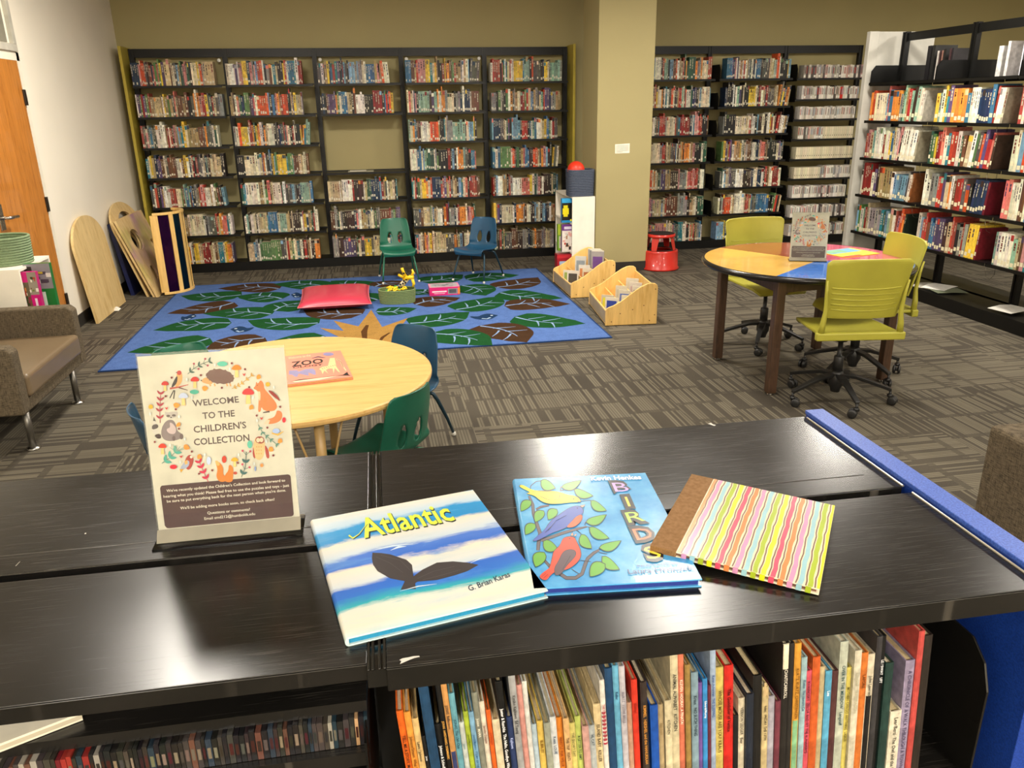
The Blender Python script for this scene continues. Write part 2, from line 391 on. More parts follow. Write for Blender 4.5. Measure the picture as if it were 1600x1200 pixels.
star = [(500,512.5),(535,529),(512,548),(590,545),(655,549),(640,530),(668,514),(622,516),(637,497),(597,511),(580,484),(560,510),(521,501),(537,517)]
ra.poly([W(*p) for p in star], 'ad8445')
for p, w_ in (([(574,508),(569,518),(570,531),(573,540)], .05), ([(609,520),(598,527),(594,533)], .03), ([(538,526),(545,530),(552,531)], .02)):
    ra.line([W(*q) for q in p], [w_*.5, w_, w_*.7, w_*.4][:len(p)], '5a3a1e')
def rbird(u0, v0, u1, v1, f=1):                    # little navy birds woven between the leaves
    a, b = W(u0, v1), W(u1, v0); x0, y0, w_, h_ = a[0], a[1], b[0]-a[0], abs(b[1]-a[1])
    X = lambda s: x0+w_*(s if f > 0 else 1-s)
    ra.k = 7; ra.poly(smooth_poly([(X(0), y0+.75*h_), (X(.1), y0+.3*h_), (X(.35), y0), (X(.68), y0+.02*h_), (X(.86), y0+.4*h_), (X(1), y0+.6*h_), (X(.88), y0+.72*h_), (X(.7), y0+h_), (X(.45), y0+.85*h_), (X(.3), y0+.55*h_)], 2), '1f3a5c')
    ra.k = 8; ra.line([(X(.38), y0+.22*h_), (X(.55), y0+.12*h_), (X(.68), y0+.3*h_)], .02, 'a9c0dc'); ra.ell(X(.76), y0+.62*h_, .012, .012, 'dfe8f4')
for q in ((277,490,311,502,1), (355,508,400,521,-1), (452,456,478,466,-1), (736,489,777,501,1)): rbird(*q)
ra.k = 6; e0, e1 = W(893, 532), W(938, 529.5); ra.text('Lakeshore', e0, e1, .03, '2b3a5a')
o = rb.build('rug', rugmat(), off=Vector((-.085, 7.0, 0))); o.location = (-.085, 7.0, 0)
tag(o, 'large blue rectangular rug patterned with green and brown leaves', 'rug')
c = pz(182, 485, 0); o = MB().add([(-.03, -.02, .001), (.025, -.025, .001), (.035, .02, .012), (0, .03, .03), (-.03, .015, .01), (0, 0, .035)], [(0, 1, 5), (1, 2, 5), (2, 3, 5), (3, 4, 5), (4, 0, 5), (4, 3, 2, 1, 0)]).build('paper_scrap', PAPER, smooth=False)
for d_ in o.data.color_attributes['Col'].data: d_.color = (.85, .82, .74, 1)
o.location = c; tag(o, 'crumpled scrap of white paper on the carpet beside the arched panel', 'paper scrap')
# ================================================================== BOOKS
PAL = [('ece3cc','cream'),('e6d7b4','ivory'),('f1ead9','white'),('c9b48a','tan'),('a98f63','khaki'),('b5382c','red'),('8e2a26','dark red'),('d8552b','orange'),('e78f3c','light orange'),
 ('e9c341','yellow'),('5c7f4a','green'),('2f5744','dark green'),('8fb09a','sage green'),('3f6f92','blue'),('22344f','navy'),('7fa5bd','light blue'),('5b4a6e','purple'),('c98a86','pink'),
 ('d8766a','coral'),('6d4530','brown'),('3e2c24','dark brown'),('23221f','black'),('5a5752','grey'),('93908a','light grey'),('2f7b86','teal'),('a5483a','brick red')]
WT = [9,8,7,7,5,3,3,3,4,4,3,4,3,4,5,4,3,3,2,5,6,9,7,6,2,4]
WT2 = [10,5,8,4,2,6,2,4,4,4,3,2,3,5,3,6,3,3,4,3,2,3,2,3,2,3]
def jit(c, rng, a=.06):
    c = h2(c) if isinstance(c, str) else c; k = 1+rng.uniform(-a, a)*2
    return tuple(max(0, min(1, x*k+rng.uniform(-a, a)*.4)) for x in c)
def row(rng, length, tr, hr, dr, wt, lean=.12, series=.25, full=1.0):
    out = []; x = 0; col = None; keep = 0
    while True:
        if keep <= 0:
            col = rng.choices(PAL, wt)[0]; same = rng.random() < series; keep = rng.randint(2, 5) if same else 1; dims = (rng.uniform(*tr), rng.uniform(*hr), rng.uniform(*dr))
        keep -= 1; t, h, d_ = dims; t *= rng.uniform(.9, 1.1)
        if x+t > length*full: break
        out.append([x, t, h, d_, 0.0, jit(col[0], rng), col[1]]); x += t+.0006
    return out
def lean_tail(bk, rng, n, th, room):                       # the last n books of a row slump towards larger x
    if n <= 0 or n >= len(bk): return
    x = bk[-n][0]
    for b in bk[-n:]:
        b[4] = th; b[0] = x; x += b[1]/cos(th)+.0005
def bookM(b):
    x, t, h, d_, th = b[:5]
    if th >= 0: piv = x+t; return Matrix.Translation((piv, 0, 0)) @ Matrix.Rotation(th, 4, 'Y') @ Matrix.Translation((-t, 0, 0))
    return Matrix.Translation((x, 0, 0)) @ Matrix.Rotation(th, 4, 'Y')
def spine_marks(mb, M, t, h, col, rng, y=-.0006, label=True, lz=.012, lh=.028):
    L = sum(col)/3; ink = (.80, .76, .66) if L < .5 else rng.choice([(.12, .1, .1), (.45, .12, .1), (.15, .2, .35)])
    k = rng.random(); cnt = [0]
    def q(x0, x1, z0, z1, c):
        cnt[0] += 1; yy = y-.00012*cnt[0]; mb.add([(x0, yy, z0), (x1, yy, z0), (x1, yy, z1), (x0, yy, z1)], [(0, 1, 2, 3)], M, c)
    if k < .75:
        z = h*rng.uniform(.86, .93); n = rng.randint(2, 5); w = t*rng.uniform(.22, .42); c0 = t/2
        for _ in range(n):
            l = h*rng.uniform(.04, .13)
            if z-l < h*.36: break
            q(c0-w/2, c0+w/2, z-l, z, ink); z -= l+h*rng.uniform(.012, .04)
    if k > .82:
        c2 = jit(rng.choice(PAL)[0], rng); q(.0004, t-.0004, h*.8, h*.97, c2)
    if label and rng.random() < .8: z0 = lz+rng.choice((0, .002, .004, .012, .03)); q(t*.12, t*.80, z0, z0+lh*rng.uniform(.6, 1), (.90, .87, .78))
# ------------------------------------------------------------------ the long run of cantilever shelves along the olive wall
PX, DSH = 9.40, .25; YF_ = PX-DSH; HT = 2.30
ROWS = [1.935, 1.632, 1.327, 1.022, .715, .405, .098]
def post(mb, x, y=PX, h=HT, w=.05): 
    mb.box((x-w/2, y, 0), (x-.012, y+.045, h)).box((x+.012, y, 0), (x+w/2, y+.045, h)).box((x-.012, y+.008, 0), (x+.012, y+.045, h))
def shelf(t, x0, x1, z, depth=DSH, y=PX, brk=False, name='shelf', lip=.022):
    mb = MB().box((x0, y-depth, z-lip), (x1, y-depth+.0015, z)).box((x0, y-depth+.0015, z-.002), (x1, y, z)).box((x0, y-.002, z), (x1, y, z+.012))
    s = mb.build(name, BLACK, t)
    if brk:
        for xx in brk:
            pts = [(y, -.03), (y-depth+.01, -.03), (y-depth+.01, .10), (y-depth+.04, .155), (y-.0, .155)]
            b = MB(); b.add([(xx, p[0], z+p[1]) for p in pts]+[(xx+.003, p[0], z+p[1]) for p in pts], [(4, 3, 2, 1, 0), (5, 6, 7, 8, 9)]+[(i, (i+1) % 5, 5+(i+1) % 5, 5+i) for i in range(5)])
            b.build('shelf_bracket', BLACK, s)
    return s
def run(name, X, label, zrows, ends, missing=(), brkrows=None):
    t = thing(name, (0, 0, 0), 0, label, 'bookcase')
    for x in X: mb = MB(); post(mb, x); mb.build('upright', BLACK, t)
    for i in range(len(X)-1):
        a, b = X[i]+.026, X[i+1]-.026
        MB().box((a, PX+.005, HT-.085), (b, PX+.012, HT)).build('top_rail', BLACK, t)
        for j, z in enumerate(zrows[i]):
            if (i, j) in missing: continue
            base = z < .2
            if base:
                s = MB().box((a-.026, YF_, 0), (b+.026, YF_+.002, z)).box((a-.026, YF_, z-.002), (b+.026, PX, z)).build('base_shelf', BLACK, t)
            else: shelf(t, a, b, z, brk=([a+.004] if brkrows and i in brkrows else False))
    for x, c in ends: MB().box((x, YF_-.005, 0), (x+.028, PX+.09, HT+.012)).build('end_panel', c, t, bevel=.002)
    return t
YEL = plain('mustard_yellow_laminate', 'b3a03c', .4, 0, .4, .05)
XA = [-2.300+.9195*i for i in range(6)]
A_ = run('bookcase', XA, 'long black metal wall bookcase with yellow end panels, five bays of chapter books', [ROWS]*5, ((XA[0]-.058, YEL), (XA[5]+.03, YEL)), {(2, 2)})
kb = MB()
for x in (XA[1]-.06, XA[2]+.06, XA[3]+.06, XA[4]-.06): kb.ball((x, PX-.002, 2.185), (.018, .004, .018), 12, 8)
kb.build('anchor_cap', plain('white_plastic', 'efece2', .4), A_)
XB = [3.06, 4.03, 4.985, 5.945]
MROWS = [1.93, 1.70, 1.475, 1.25, 1.02, .79, .56, .325, .098]
B_ = run('bookcase', XB, 'black metal wall bookcase behind the round table, books and white disc cases', [ROWS, ROWS, MROWS], (), (), (1, 2))
FILL = [[.93,1,.9,.93,.9,.93,.9],[.9,.86,.9,.87,.9,.92,.91],[.87,.9,0,0,.9,.9,.9],[.93,.91,.88,.86,.9,.84,.78],[.95,.92,.87,.88,.88,.84,.84]]
wb = MB(); rng = random.Random(11)
def wall_row(x0, z, length, seed, tail=0, th=.1):
    rng = random.Random(seed); bk = row(rng, length, (.010, .027), (.188, .235), (.14, .16), WT)
    for b in bk:
        if rng.random() < .07: b[2] *= 1.14
    if tail: lean_tail(bk, rng, tail, th, 0)
    for b in bk:
        M = Matrix.Translation((x0, YF_+.012, z+.0006)) @ bookM(b); x, t, h, d_ = b[:4]; c = b[5]
        k = len(wb.f); wb.box((0, 0, 0), (t, d_, h), M, c); wb.c[k+1] = C((.82, .76, .62))
        spine_marks(wb, M, t, h, c, rng)
s_ = 100
for i in range(5):
    for j, z in enumerate(ROWS):
        if FILL[i][j]: s_ += 1; wall_row(XA[i]+.03, z, .86*FILL[i][j], s_, 4 if s_ % 5 == 0 else 0, -.07 if s_ % 2 else .08)
for i in range(2):
    for j, z in enumerate(ROWS):
        s_ += 1; wall_row(XB[i]+(.03 if i == 0 else .11), z, (.87 if i == 0 else .80), s_, 6 if (i == 1 and j in (1, 2, 5)) else 0, .12)
o = wb.build('library_books', BOOKM); tag(o, 'many small-format chapter books standing in tight rows on the wall shelves', 'books', 'chapter books on the wall shelves', 'stuff')
o = MB().box((-.2, YF_+.03, 1.0228), (.08, YF_+.2, 1.030), None, 'a9a48c').box((-.18, YF_+.02, 1.0302), (.0, YF_+.19, 1.034), None, 'e8e2d0').build('magazine', PAPER)
tag(o, 'thin pale magazines lying flat on the empty middle shelf of the book wall', 'magazine')
# white disc cases, one object each
rng = random.Random(5)
U_ = ['first', 'second', 'third', 'fourth', 'fifth', 'sixth', 'seventh', 'eighth', 'ninth']
ORD = U_+['tenth', 'eleventh', 'twelfth', 'thirteenth', 'fourteenth', 'fifteenth', 'sixteenth', 'seventeenth', 'eighteenth', 'nineteenth']
for a_, b_ in (('twentieth', 'twenty'), ('thirtieth', 'thirty'), ('fortieth', 'forty'), ('fiftieth', 'fifty'), ('sixtieth', 'sixty'), ('seventieth', 'seventy'), ('eightieth', 'eighty'), ('ninetieth', 'ninety')): ORD += [a_]+[b_+'-'+q for q in U_]
RN = ['top', 'second', 'third', 'fourth', 'fifth', 'sixth', 'seventh', 'eighth', 'bottom']
CASEC = [('e9e2d4', 'white'), ('d9d0c2', 'pale grey'), ('f2ece0', 'white'), ('cfa79b', 'pale pink'), ('5d5450', 'dark grey'), ('a9a19a', 'grey'), ('c3b9a6', 'beige')]
X0 = XB[2]+.11; XLIM = 5.86
for j, z in enumerate(MROWS):
    x = X0; n = 0
    while n < 26:
        t = rng.uniform(.022, .031); h = rng.uniform(.130, .148)
        if x+t > XLIM: break
        cream = (j == 4) or (j == 3 and n > 11) or (j == 5 and n < 12)
        if cream: c, cn = ('ebe0c0', 'cream'); t = .027; h = .135 if j != 5 else .13
        else: c, cn = rng.choices(CASEC, [6, 4, 4, 2, 2, 3, 2])[0]
        if (j, n) == (1, 18): c, cn, t = 'c8281c', 'bright red', .036
        cc = jit(c, rng, .03); mb = MB(); mb.box((-t/2, 0, 0), (t/2, .12, h), None, cc)
        q = lambda a, b, z0, z1, k: mb.add([(a, -.0006, z0), (b, -.0006, z0), (b, -.0006, z1), (a, -.0006, z1)], [(0, 1, 2, 3)], None, k)
        if not cream:
            for s0 in ([-.34, .08] if t > .022 else [-.2]):
                q(t*s0, t*(s0+.26), h*.35, h*rng.uniform(.8, .95), jit(rng.choice(['b9483f', '4a4745', '8d8781', 'e9e4da', '7d4b44', '9aa7b5']), rng))
            if rng.random() < .35: mb.add([(a_, -.0011, b_) for a_, b_ in ((-t*.4, .01), (t*.4, .01), (t*.4, .034), (-t*.4, .034))], [(0, 1, 2, 3)], None, 'f4f0e6')
        else:
            q(-t*.2, t*.2, .03, .042, '8a7f68'); q(t*.46, t*.5, 0, h, '9d9178')
        o = mb.build('disc_case', PAPER); o.location = (x+t/2, YF_+.012, z+.0006)
        tag(o, '%s disc case, %s from its bracket on the %s shelf of white cases' % (cn, ORD[n], RN[j]), 'disc case', 'disc cases on the wall shelves')
        x += t+.0015; n += 1
# ------------------------------------------------------------------ tall double-faced bookcase with the grey end panel
GREYP = plain('light_grey_end_panel', 'b5b2a8', .45, 0, .4, .05)
BX0, BXC, BX1, BYE = 4.70, 5.03, 5.37, 7.34
RZ = [1.832, 1.497, 1.160, .815, .462, .105]
BU = [7.25, 6.335, 5.42, 4.50]                      # uprights along the run
T_ = thing('bookcase', (0, 0, 0), 0, 'tall black double-faced metal bookcase with a light grey end panel, full of picture books', 'bookcase')
MB().box((BX0, BYE, 0), (BX1+.02, BYE+.03, 2.28)).box((BX0-.004, BYE-.03, 0), (BX0+.09, BYE, 2.28)).build('end_panel', GREYP, T_, bevel=.002)
for y in BU: MB().box((BXC-.022, y-.03, 0), (BXC+.022, y-.012, 2.27)).box((BXC-.022, y+.012, 0), (BXC+.022, y+.03, 2.27)).box((BXC-.015, y-.012, 0), (BXC+.015, y+.012, 2.27)).build('upright', BLACK, T_)
for a, b in zip(BU, BU[1:]):
    MB().box((BXC-.008, b+.03, 2.19), (BXC+.008, a-.03, 2.26)).build('top_rail', BLACK, T_)
    MB().box((BX0, b, 0), (BX0+.003, a, RZ[5])).box((BX0+.003, b, RZ[5]-.002), (BXC-.025, a, RZ[5])).box((BXC+.025, b, RZ[5]-.002), (BX1, a, RZ[5])).box((BX1-.003, b, 0), (BX1, a, RZ[5]-.002)).build('base_shelf', BLACK, T_)
    for j, z in enumerate(RZ[:5]):
        for f in (0, 1):
            x0, x1 = ((BX0, BXC-.025), (BXC+.025, BX1))[f]; xf = x0 if f == 0 else x1-.002
            s = MB().box((xf, b+.004, z-.024), (xf+.002, a-.004, z)).box((x0, b+.004, z-.002), (x1, a-.004, z)).build('shelf', BLACK, T_)
            for yy in ((b+.004, a-.008) if j in (0,) else ()):
                sg = 1 if f else -1; pts = [(BXC+.025*sg, -.03), ((x0 if not f else x1)-.01*sg, -.03), ((x0 if not f else x1)-.01*sg, .10), ((x0 if not f else x1)-.05*sg, .15), (BXC+.025*sg, .15)]
                q = MB(); q.add([(p, yy, z+r_) for p, r_ in pts]+[(p, yy+.004, z+r_) for p, r_ in pts], [(4, 3, 2, 1, 0), (5, 6, 7, 8, 9)]+[(i, (i+1) % 5, 5+(i+1) % 5, 5+i) for i in range(5)])
                q.build('shelf_bracket', BLACK, s)
# picture books: spines look towards -x, rows run from the far end to the near end
def cname(c): return c
SIZES = lambda h, t: 'tall' if h > .285 else 'short' if h < .235 else 'thick' if t > .028 else 'thin' if t < .014 else 'medium'
SHN = {1: 'top', 2: 'second', 3: 'third', 4: 'lowest'}; BAYN = ['far', 'middle', 'near']
LASTC = {(0,1):('c9c3b2','pale grey'),(1,1):('a9a089','beige'),(0,2):('b0a78d','beige'),(1,2):('4a352a','dark brown'),(0,3):('94592e','orange-brown'),(1,3):('6e1626','maroon'),(0,4):('1d2b20','dark green'),(1,4):('7d1a26','maroon')}
NB = 0
for i in range(3):
    ya, yb = BU[i]-.045, BU[i+1]+.045
    for j in (1, 2, 3, 4):
        rng = random.Random(900+i*10+j); L = (ya-yb)*(.93 if (i, j) != (0, 1) else .96)
        if i == 2: L = {1: .28, 2: .34, 3: .42, 4: .50}[j]
        bk = row(rng, L, (.018, .046), (.215, .30), (.21, .25), WT2, series=.15)
        if i < 2: lean_tail(bk, rng, {1: 5, 2: 9, 3: 6, 4: 4}[j], .06+.05*rng.random(), 0)
        cap = (LASTC.get((i, j)))
        for n, b in enumerate(bk):
            if n == len(bk)-1 and cap: b[5] = h2(cap[0]); b[6] = cap[1]; b[1] = .022; b[2] = .25; b[3] = .24
            x, t, h, d_, th, c, cn = b; h = min(h, .312)
            if abs(th) > 0: h = min(h, .29)
            w_ = .0018; mb = MB(); M = None
            mb.box((0, .0, 0), (t, w_, h), M, c).box((0, w_, 0), (w_, d_, h), M, c).box((t-w_, w_, 0), (t, d_, h), M, c).box((w_, w_, .003), (t-w_, d_-.004, h-.004), M, (.86, .81, .68))
            spine_marks(mb, None, t, h, c, rng, label=False)
            o = mb.build('picture_book', BOOKM)
            WM = Matrix.Translation((BX0+.02, ya, RZ[j]+.0008)) @ Matrix.Rotation(-pi/2, 4, 'Z') @ bookM(b); o.matrix_world = WM
            lz_ = .012+rng.choice((0, .004, .008, .02, .03)); l = MB().add([(t*.12, -.0007, lz_), (t*.88, -.0007, lz_), (t*.88, -.0007, lz_+.03), (t*.12, -.0007, lz_+.03)], [(0, 1, 2, 3)], None, (.88, .84, .70)).build('call_label', PAPER, o)
            pv = bk[n-1][6] if n else None; nx = bk[n+1][6] if n+1 < len(bk) else None
            nb = ('between %s and %s ones' % (pv, nx) if pv != nx else 'between two %s ones' % pv) if pv and nx else ('beside the %s one at the row start' % nx if not pv else 'at the row end after the %s one' % pv)
            loc = 'on the %s shelf, %s bay of the tall bookcase' % (SHN[j], BAYN[i])
            lab = None
            for s in ('', SIZES(h, t)+' ', ('leaning ' if th else 'upright ')):
                q = (s+'%s picture book %s, %s' % (cn, nb, loc.replace('on the ', '').replace(' of the tall bookcase', '')+', tall bookcase'))
                if q not in USED and len(q.split()) <= 16: lab = q; break
            if not lab: lab = '%s picture book, %s from the far end, %s shelf, %s bay, tall bookcase' % (cn, ORD[n], SHN[j], BAYN[i])
            tag(o, lab, 'picture book', 'picture books in the tall bookcase'); NB += 1
# black volumes standing on the far side of the open top shelf
rng = random.Random(77)
for k, (y, t, h, c, cn) in enumerate([(6.98,.05,.30,'1b1a19','black'),(6.92,.04,.30,'22211f','black'),(6.86,.012,.25,'d9d2c6','white'),(6.83,.02,.25,'3a2a26','dark brown'),(6.80,.014,.25,'8d6a5c','brown'),(6.77,.03,.26,'1d1c1c','black'),
   (6.70,.02,.26,'4b3434','maroon'),(6.67,.018,.26,'20201f','black'),(6.10,.05,.24,'c9c6c2','pale grey'),(6.02,.03,.27,'e4e0d8','white'),(5.869,.012,.30,'d7d7de','white'),(5.835,.05,.29,'2c2b2b','black'),(5.78,.06,.29,'1c1c1c','black'),(5.70,.05,.29,'252424','black'),(5.62,.012,.31,'e8e6e0','white'),(5.56,.05,.31,'1b1b1b','black')]):
    mb = MB().box((-.11, -t/2, 0), (.11, t/2, h), None, jit(c, rng, .03)); o = mb.build('media_binder', BOOKM); o.location = (BXC+.17, y, RZ[0]+.0008)
    tag(o, '%s binder on the open top shelf, %s from the grey end panel' % (cn, ORD[k]), 'binder', 'binders on the open top shelf')
# thin wire supports hanging below some shelves
for k, (y, j) in enumerate([(6.46, 1), (5.60, 1), (6.42, 2), (5.62, 2), (6.44, 3), (5.55, 3), (5.46, 4), (6.50, 4)]):
    z = RZ[j]; o = MB().tube([(BX0+.05, y, z-.003), (BX0+.045, y-.01, z-.07), (BX0+.06, y-.015, z-.12), (BX0+.10, y-.01, z-.14), (BX0+.14, y, z-.11), (BX0+.15, y+.01, z-.004)], .0014, 6).build('wire_book_support', CHROME, smooth=True)
    tag(o, 'thin wire book support hanging under the %s shelf, %s end of the tall bookcase' % (SHN[j], 'far' if y > 6 else 'near'), 'book support', 'wire book supports')
# papers on the empty base shelf
for k, (x, y, r_, c, lab) in enumerate([(4.86, 6.20, .3, 'b8b2a4', 'grey open booklet lying on the empty base shelf of the tall bookcase'), (4.87, 5.98, -.2, '6f7560', 'olive green magazine on top of other papers on the base shelf'), (4.88, 6.1, .5, 'efece4', 'white sheets of paper lying over the green magazine on the base shelf'), (4.86, 5.25, .2, 'd8d4ca', 'thin white papers on the base shelf under the near bay')]):
    mb = MB(); z = .006*k; mb.add([(-.13, -.10, z), (0, -.10, z+.004), (.13, -.10, z), (.13, .10, z), (0, .10, z+.012), (-.13, .10, z), ], [(0, 1, 4, 5), (1, 2, 3, 4)], None, c)
    o = mb.build('magazine' if k < 2 else 'loose_papers', PAPER, solid=.002); o.location = (x, y, RZ[5]+.003); o.rotation_euler = (0, 0, r_); tag(o, lab, 'magazine' if k < 2 else 'papers')
# ================================================================== SMALL SHELL CHAIRS
def catmull(P, n):
    out = []; m_ = len(P)
    for i in range(n):
        t = i/(n-1)*(m_-1); k = min(int(t), m_-2); f = t-k
        p = [P[max(k-1, 0)], P[k], P[k+1], P[min(k+2, m_-1)]]
        out.append(tuple(.5*((2*p[1][a])+(-p[0][a]+p[2][a])*f+(2*p[0][a]-5*p[1][a]+4*p[2][a]-p[3][a])*f*f+(-p[0][a]+3*p[1][a]-3*p[2][a]+p[3][a])*f**3) for a in range(len(P[0]))))
    return out
def kid_chair(plastic, legm):
    t = thing('shell_chair')
    prof = catmull([(-.185, .268, .300), (-.190, .290, .325), (-.160, .308, .345), (-.06, .298, .350), (.04, .290, .345), (.095, .300, .335), (.128, .335, .325), (.142, .39, .315), (.158, .46, .305), (.172, .53, .292), (.184, .585, .262), (.192, .602, .215)], 64)
    NU = 33; NV = 64; V = []; F_ = []
    def pos(u, j):
        y, z, w = prof[j]; back = max(0, min(1, (z-.31)/.06)) if j > 30 else 0; seat = 1-back
        e = abs(u)**2.4
        return (u*w/2, y-.030*back*e+.0*seat, z+.022*seat*e*(1 if j > 6 else j/6))
    for j in range(NV):
        for i in range(NU): V.append(list(pos(-1+2*i/(NU-1), j)))
    def inh(u, z, k=1.0):
        dz = (z-.405); a = .050 if dz < 0 else .062; wx = .026*(1-.30*max(0, dz)/.062)
        return min(((abs(abs(u)-.052))/(wx*k))**2+(dz/(a*k))**2, 9)
    for j in range(NV-1):
        for i in range(NU-1):
            q = [(j*NU+i), (j*NU+i+1), ((j+1)*NU+i+1), ((j+1)*NU+i)]
            cx = sum(V[a][0] for a in q)/4; cz = sum(V[a][2] for a in q)/4
            if j > 34 and inh(cx, cz) < 1: continue
            F_.append(tuple(q))
    used = {}
    for f in F_:
        for a in f: used[a] = used.get(a, 0)+1
    for a, n in used.items():
        j, i = divmod(a, NU)
        if n < 4 and 0 < i < NU-1 and 0 < j < NV-1:       # rim of an opening: slide onto its outline
            x, y, z = V[a]; sx = -1 if x < 0 else 1; cx0 = .052*sx; dx, dz = x-cx0, z-.405; e = inh(x, z)
            if e > 0: k = 1/math.sqrt(e); V[a][0] = cx0+dx*k; V[a][2] = .405+dz*k
    mb = MB().add(V, F_); s = mb.build('seat_shell', plastic, t, smooth=True, solid=.006)
    for sx in (-1, 1):
        for sy in (-1, 1):
            y0 = -.10 if sy < 0 else .085; yf = -.20 if sy < 0 else .205; z0 = .284 if sy < 0 else .281
            P = [(sx*.05, y0, z0-.002), (sx*.115, y0, z0-.002), (sx*.138, y0+.1*(yf-y0), z0-.012), (sx*.150, y0+.25*(yf-y0), z0-.05), (sx*.170, y0+.7*(yf-y0), .11), (sx*.182, yf, .014)]
            l = MB().tube(P, [.0095, .0105, .0110, .0108, .0090, .0075], 10).build('leg', legm, t, smooth=True)
            MB().lathe([(.008, .0), (.0115, .003), (.012, .012), (.009, .022)], 12, Matrix.Translation((sx*.182, yf, 0))).build('foot_cap', plain('pale_nylon', 'd8d5cc', .4), l, smooth=True)
    return t
PGREEN = plain('green_moulded_plastic', '17604a', .32, 0, .5, .08, 6, 0, .05, 300); PBLUE = plain('blue_moulded_plastic', '1e4a68', .32, 0, .5, .08, 6, 0, .05, 300)
LGREEN = plain('green_leg_enamel', '2f6b55', .3, .4); LBLUE = plain('blue_leg_enamel', '24404f', .3, .4)
gch = kid_chair(PGREEN, LGREEN); bch = kid_chair(PBLUE, LBLUE)
def put(o, x, y, rz, label, cat=None, group=None, z=0, first=False):
    o = o if first else copy_tree(o)
    o.location = (x, y, z); o.rotation_euler = (0, 0, R(rz)); tag(o, label, cat, group); return o
put(gch, .25, 8.19, 4, 'green plastic shell chair on the rug facing the room, behind the green basket', 'chair', 'small shell chairs', RT, True)
put(bch, 1.055, 8.03, -38, 'blue plastic shell chair turned sideways on the rug beside the pink game box', 'chair', 'small shell chairs', RT, True)
put(gch, -.01, 3.17, -131, 'green plastic shell chair pushed under the near side of the maple table', 'chair', 'small shell chairs')
put(bch, .09, 3.93, -40, 'blue plastic shell chair at the rug side of the maple table', 'chair', 'small shell chairs')
put(gch, -.88, 3.82, 35, 'green plastic shell chair behind the welcome sign, its rounded back above the sign', 'chair', 'small shell chairs')
put(bch, -.79, 3.12, 112, 'dark blue plastic shell chair at the end of the maple table, beside the welcome sign', 'chair', 'small shell chairs')
# ------------------------------------------------------------------ round maple table
MAPLE = wood('maple_laminate', 'e0b570', 'cfa25a', 0, .9, .32, .35); BIRCH = wood('birch_plywood', 'dcbf86', 'c9a668', 2, .6, .42, .1); MEDGE = plain('maple_edge', 'd9ae68', .4, 0, .5, .05)
TC = (-.375, 3.46); t = thing('round_table', (*TC, 0), 0, 'low round maple-topped table with a picture book on it, chairs pushed around', 'table')
MB().lathe([(0, .548), (.592, .548), (.600, .553), (.602, .563), (.600, .573), (.592, .578), (0, .578)], 96).build('table_top', MAPLE, t, smooth=False)
for a in (25, 75, 195, 285):
    x, y = .43*cos(R(a)), .43*sin(R(a)); l = MB().tube([(x, y, .02), (x, y, .547)], .021, 16).build('leg', plain('tan_enamel', 'c9a468', .35), t, smooth=True)
    MB().lathe([(.012, 0), (.02, .004), (.014, .022)], 14, Matrix.Translation((x, y, 0))).build('glide', CHROME, l, smooth=True)
    b = MB(); tx, ty = -sin(R(a)), cos(R(a))
    for s in (-1, 1): b.tube([(x+tx*.018*s, y+ty*.018*s, .20), (x+tx*.11*s, y+ty*.11*s, .547)], .005, 8)
    b.build('brace', plain('tan_enamel', 'c9a468', .35), l, smooth=True)
# ------------------------------------------------------------------ picture book lying on it
def book_flat(name, quad, z, th, edge, label, cat='book', page='efe8d6', over=.0):
    """quad: four photo points (spine-top, fore-top, fore-bottom, spine-bottom) on the cover; returns thing, art"""
    P = [pz(u, v, z+th) for u, v in quad]; o_ = sum(P, Vector())/4; o_.z = z
    ux = ((P[1]-P[0])+(P[2]-P[3])); ux.z = 0; w = ux.length/2; ux.normalize(); uy = Vector((-ux.y, ux.x, 0))
    hh = ((P[0]-P[3]).dot(uy)+(P[1]-P[2]).dot(uy))/2
    t = thing(name, o_, math.atan2(ux.y, ux.x), label, cat); return t, o_, ux, uy, w, hh
def flat_parts(t, w, hh, th, covermat, edge, page, artcb=None, spine=None):
    b = .0022; cv = MB(); cv.color(edge)
    cv.box((-w/2+.004, -hh/2, 0), (w/2, hh/2, b)); cv.box((-w/2+.004, -hh/2, th-b), (w/2, hh/2, th))
    pts = [(-w/2+.0055, 0)]+[(-w/2+.0055-.0052*sin(pi*k/8), th/2-th/2*cos(pi*k/8)) for k in range(1, 8)]+[(-w/2+.0055, th)]
    M = Matrix(((1, 0, 0, 0), (0, 0, -1, 0), (0, 1, 0, 0), (0, 0, 0, 1)))
    cv.prism(pts, -hh/2, hh/2, M)
    o = cv.build('cover', covermat, t, bevel=.0006)
    pg = MB().box((-w/2+.006, -hh/2+.004, b), (w/2-.004, hh/2-.004, th-b)).build('page_block', plain('page_edges_'+str(page), page, .8, 0, .2, .06, 400), t)
    return o
def local_art(t, o_, ux, uy, z, name, mat, off=.0002):
    mb = MB(); a = Art(mb, lambda u, v: pz(u, v, z+off), (0, 0, 1), .000016); a.k = 0
    def fin():
        M = (Matrix.Translation(o_) @ Matrix.Rotation(math.atan2(ux.y, ux.x), 4, 'Z')).inverted(); mb.v = [tuple(M @ Vector(p)) for p in mb.v]
        return mb.build(name, mat, t)
    return a, fin
CORAL = plain('coral_cover_print', 'ee8c74', .35, 0, .5, .03)
t, o_, ux, uy, w, hh = book_flat('picture_book', [(400, 562), (527, 548), (557, 588), (400, 608)], .5785, .012, 0, 'coral picture book with zoo animals lying on the maple table')
z = .5785; w = .34; hh = .40; o_ = Vector((-.335, 3.52, z)); t.location = o_; th_ = math.atan2(ux.y, ux.x)
P1, P2, P0 = pz(527, 548, z+.012), pz(557, 588, z+.012), pz(452, 556, z+.012)
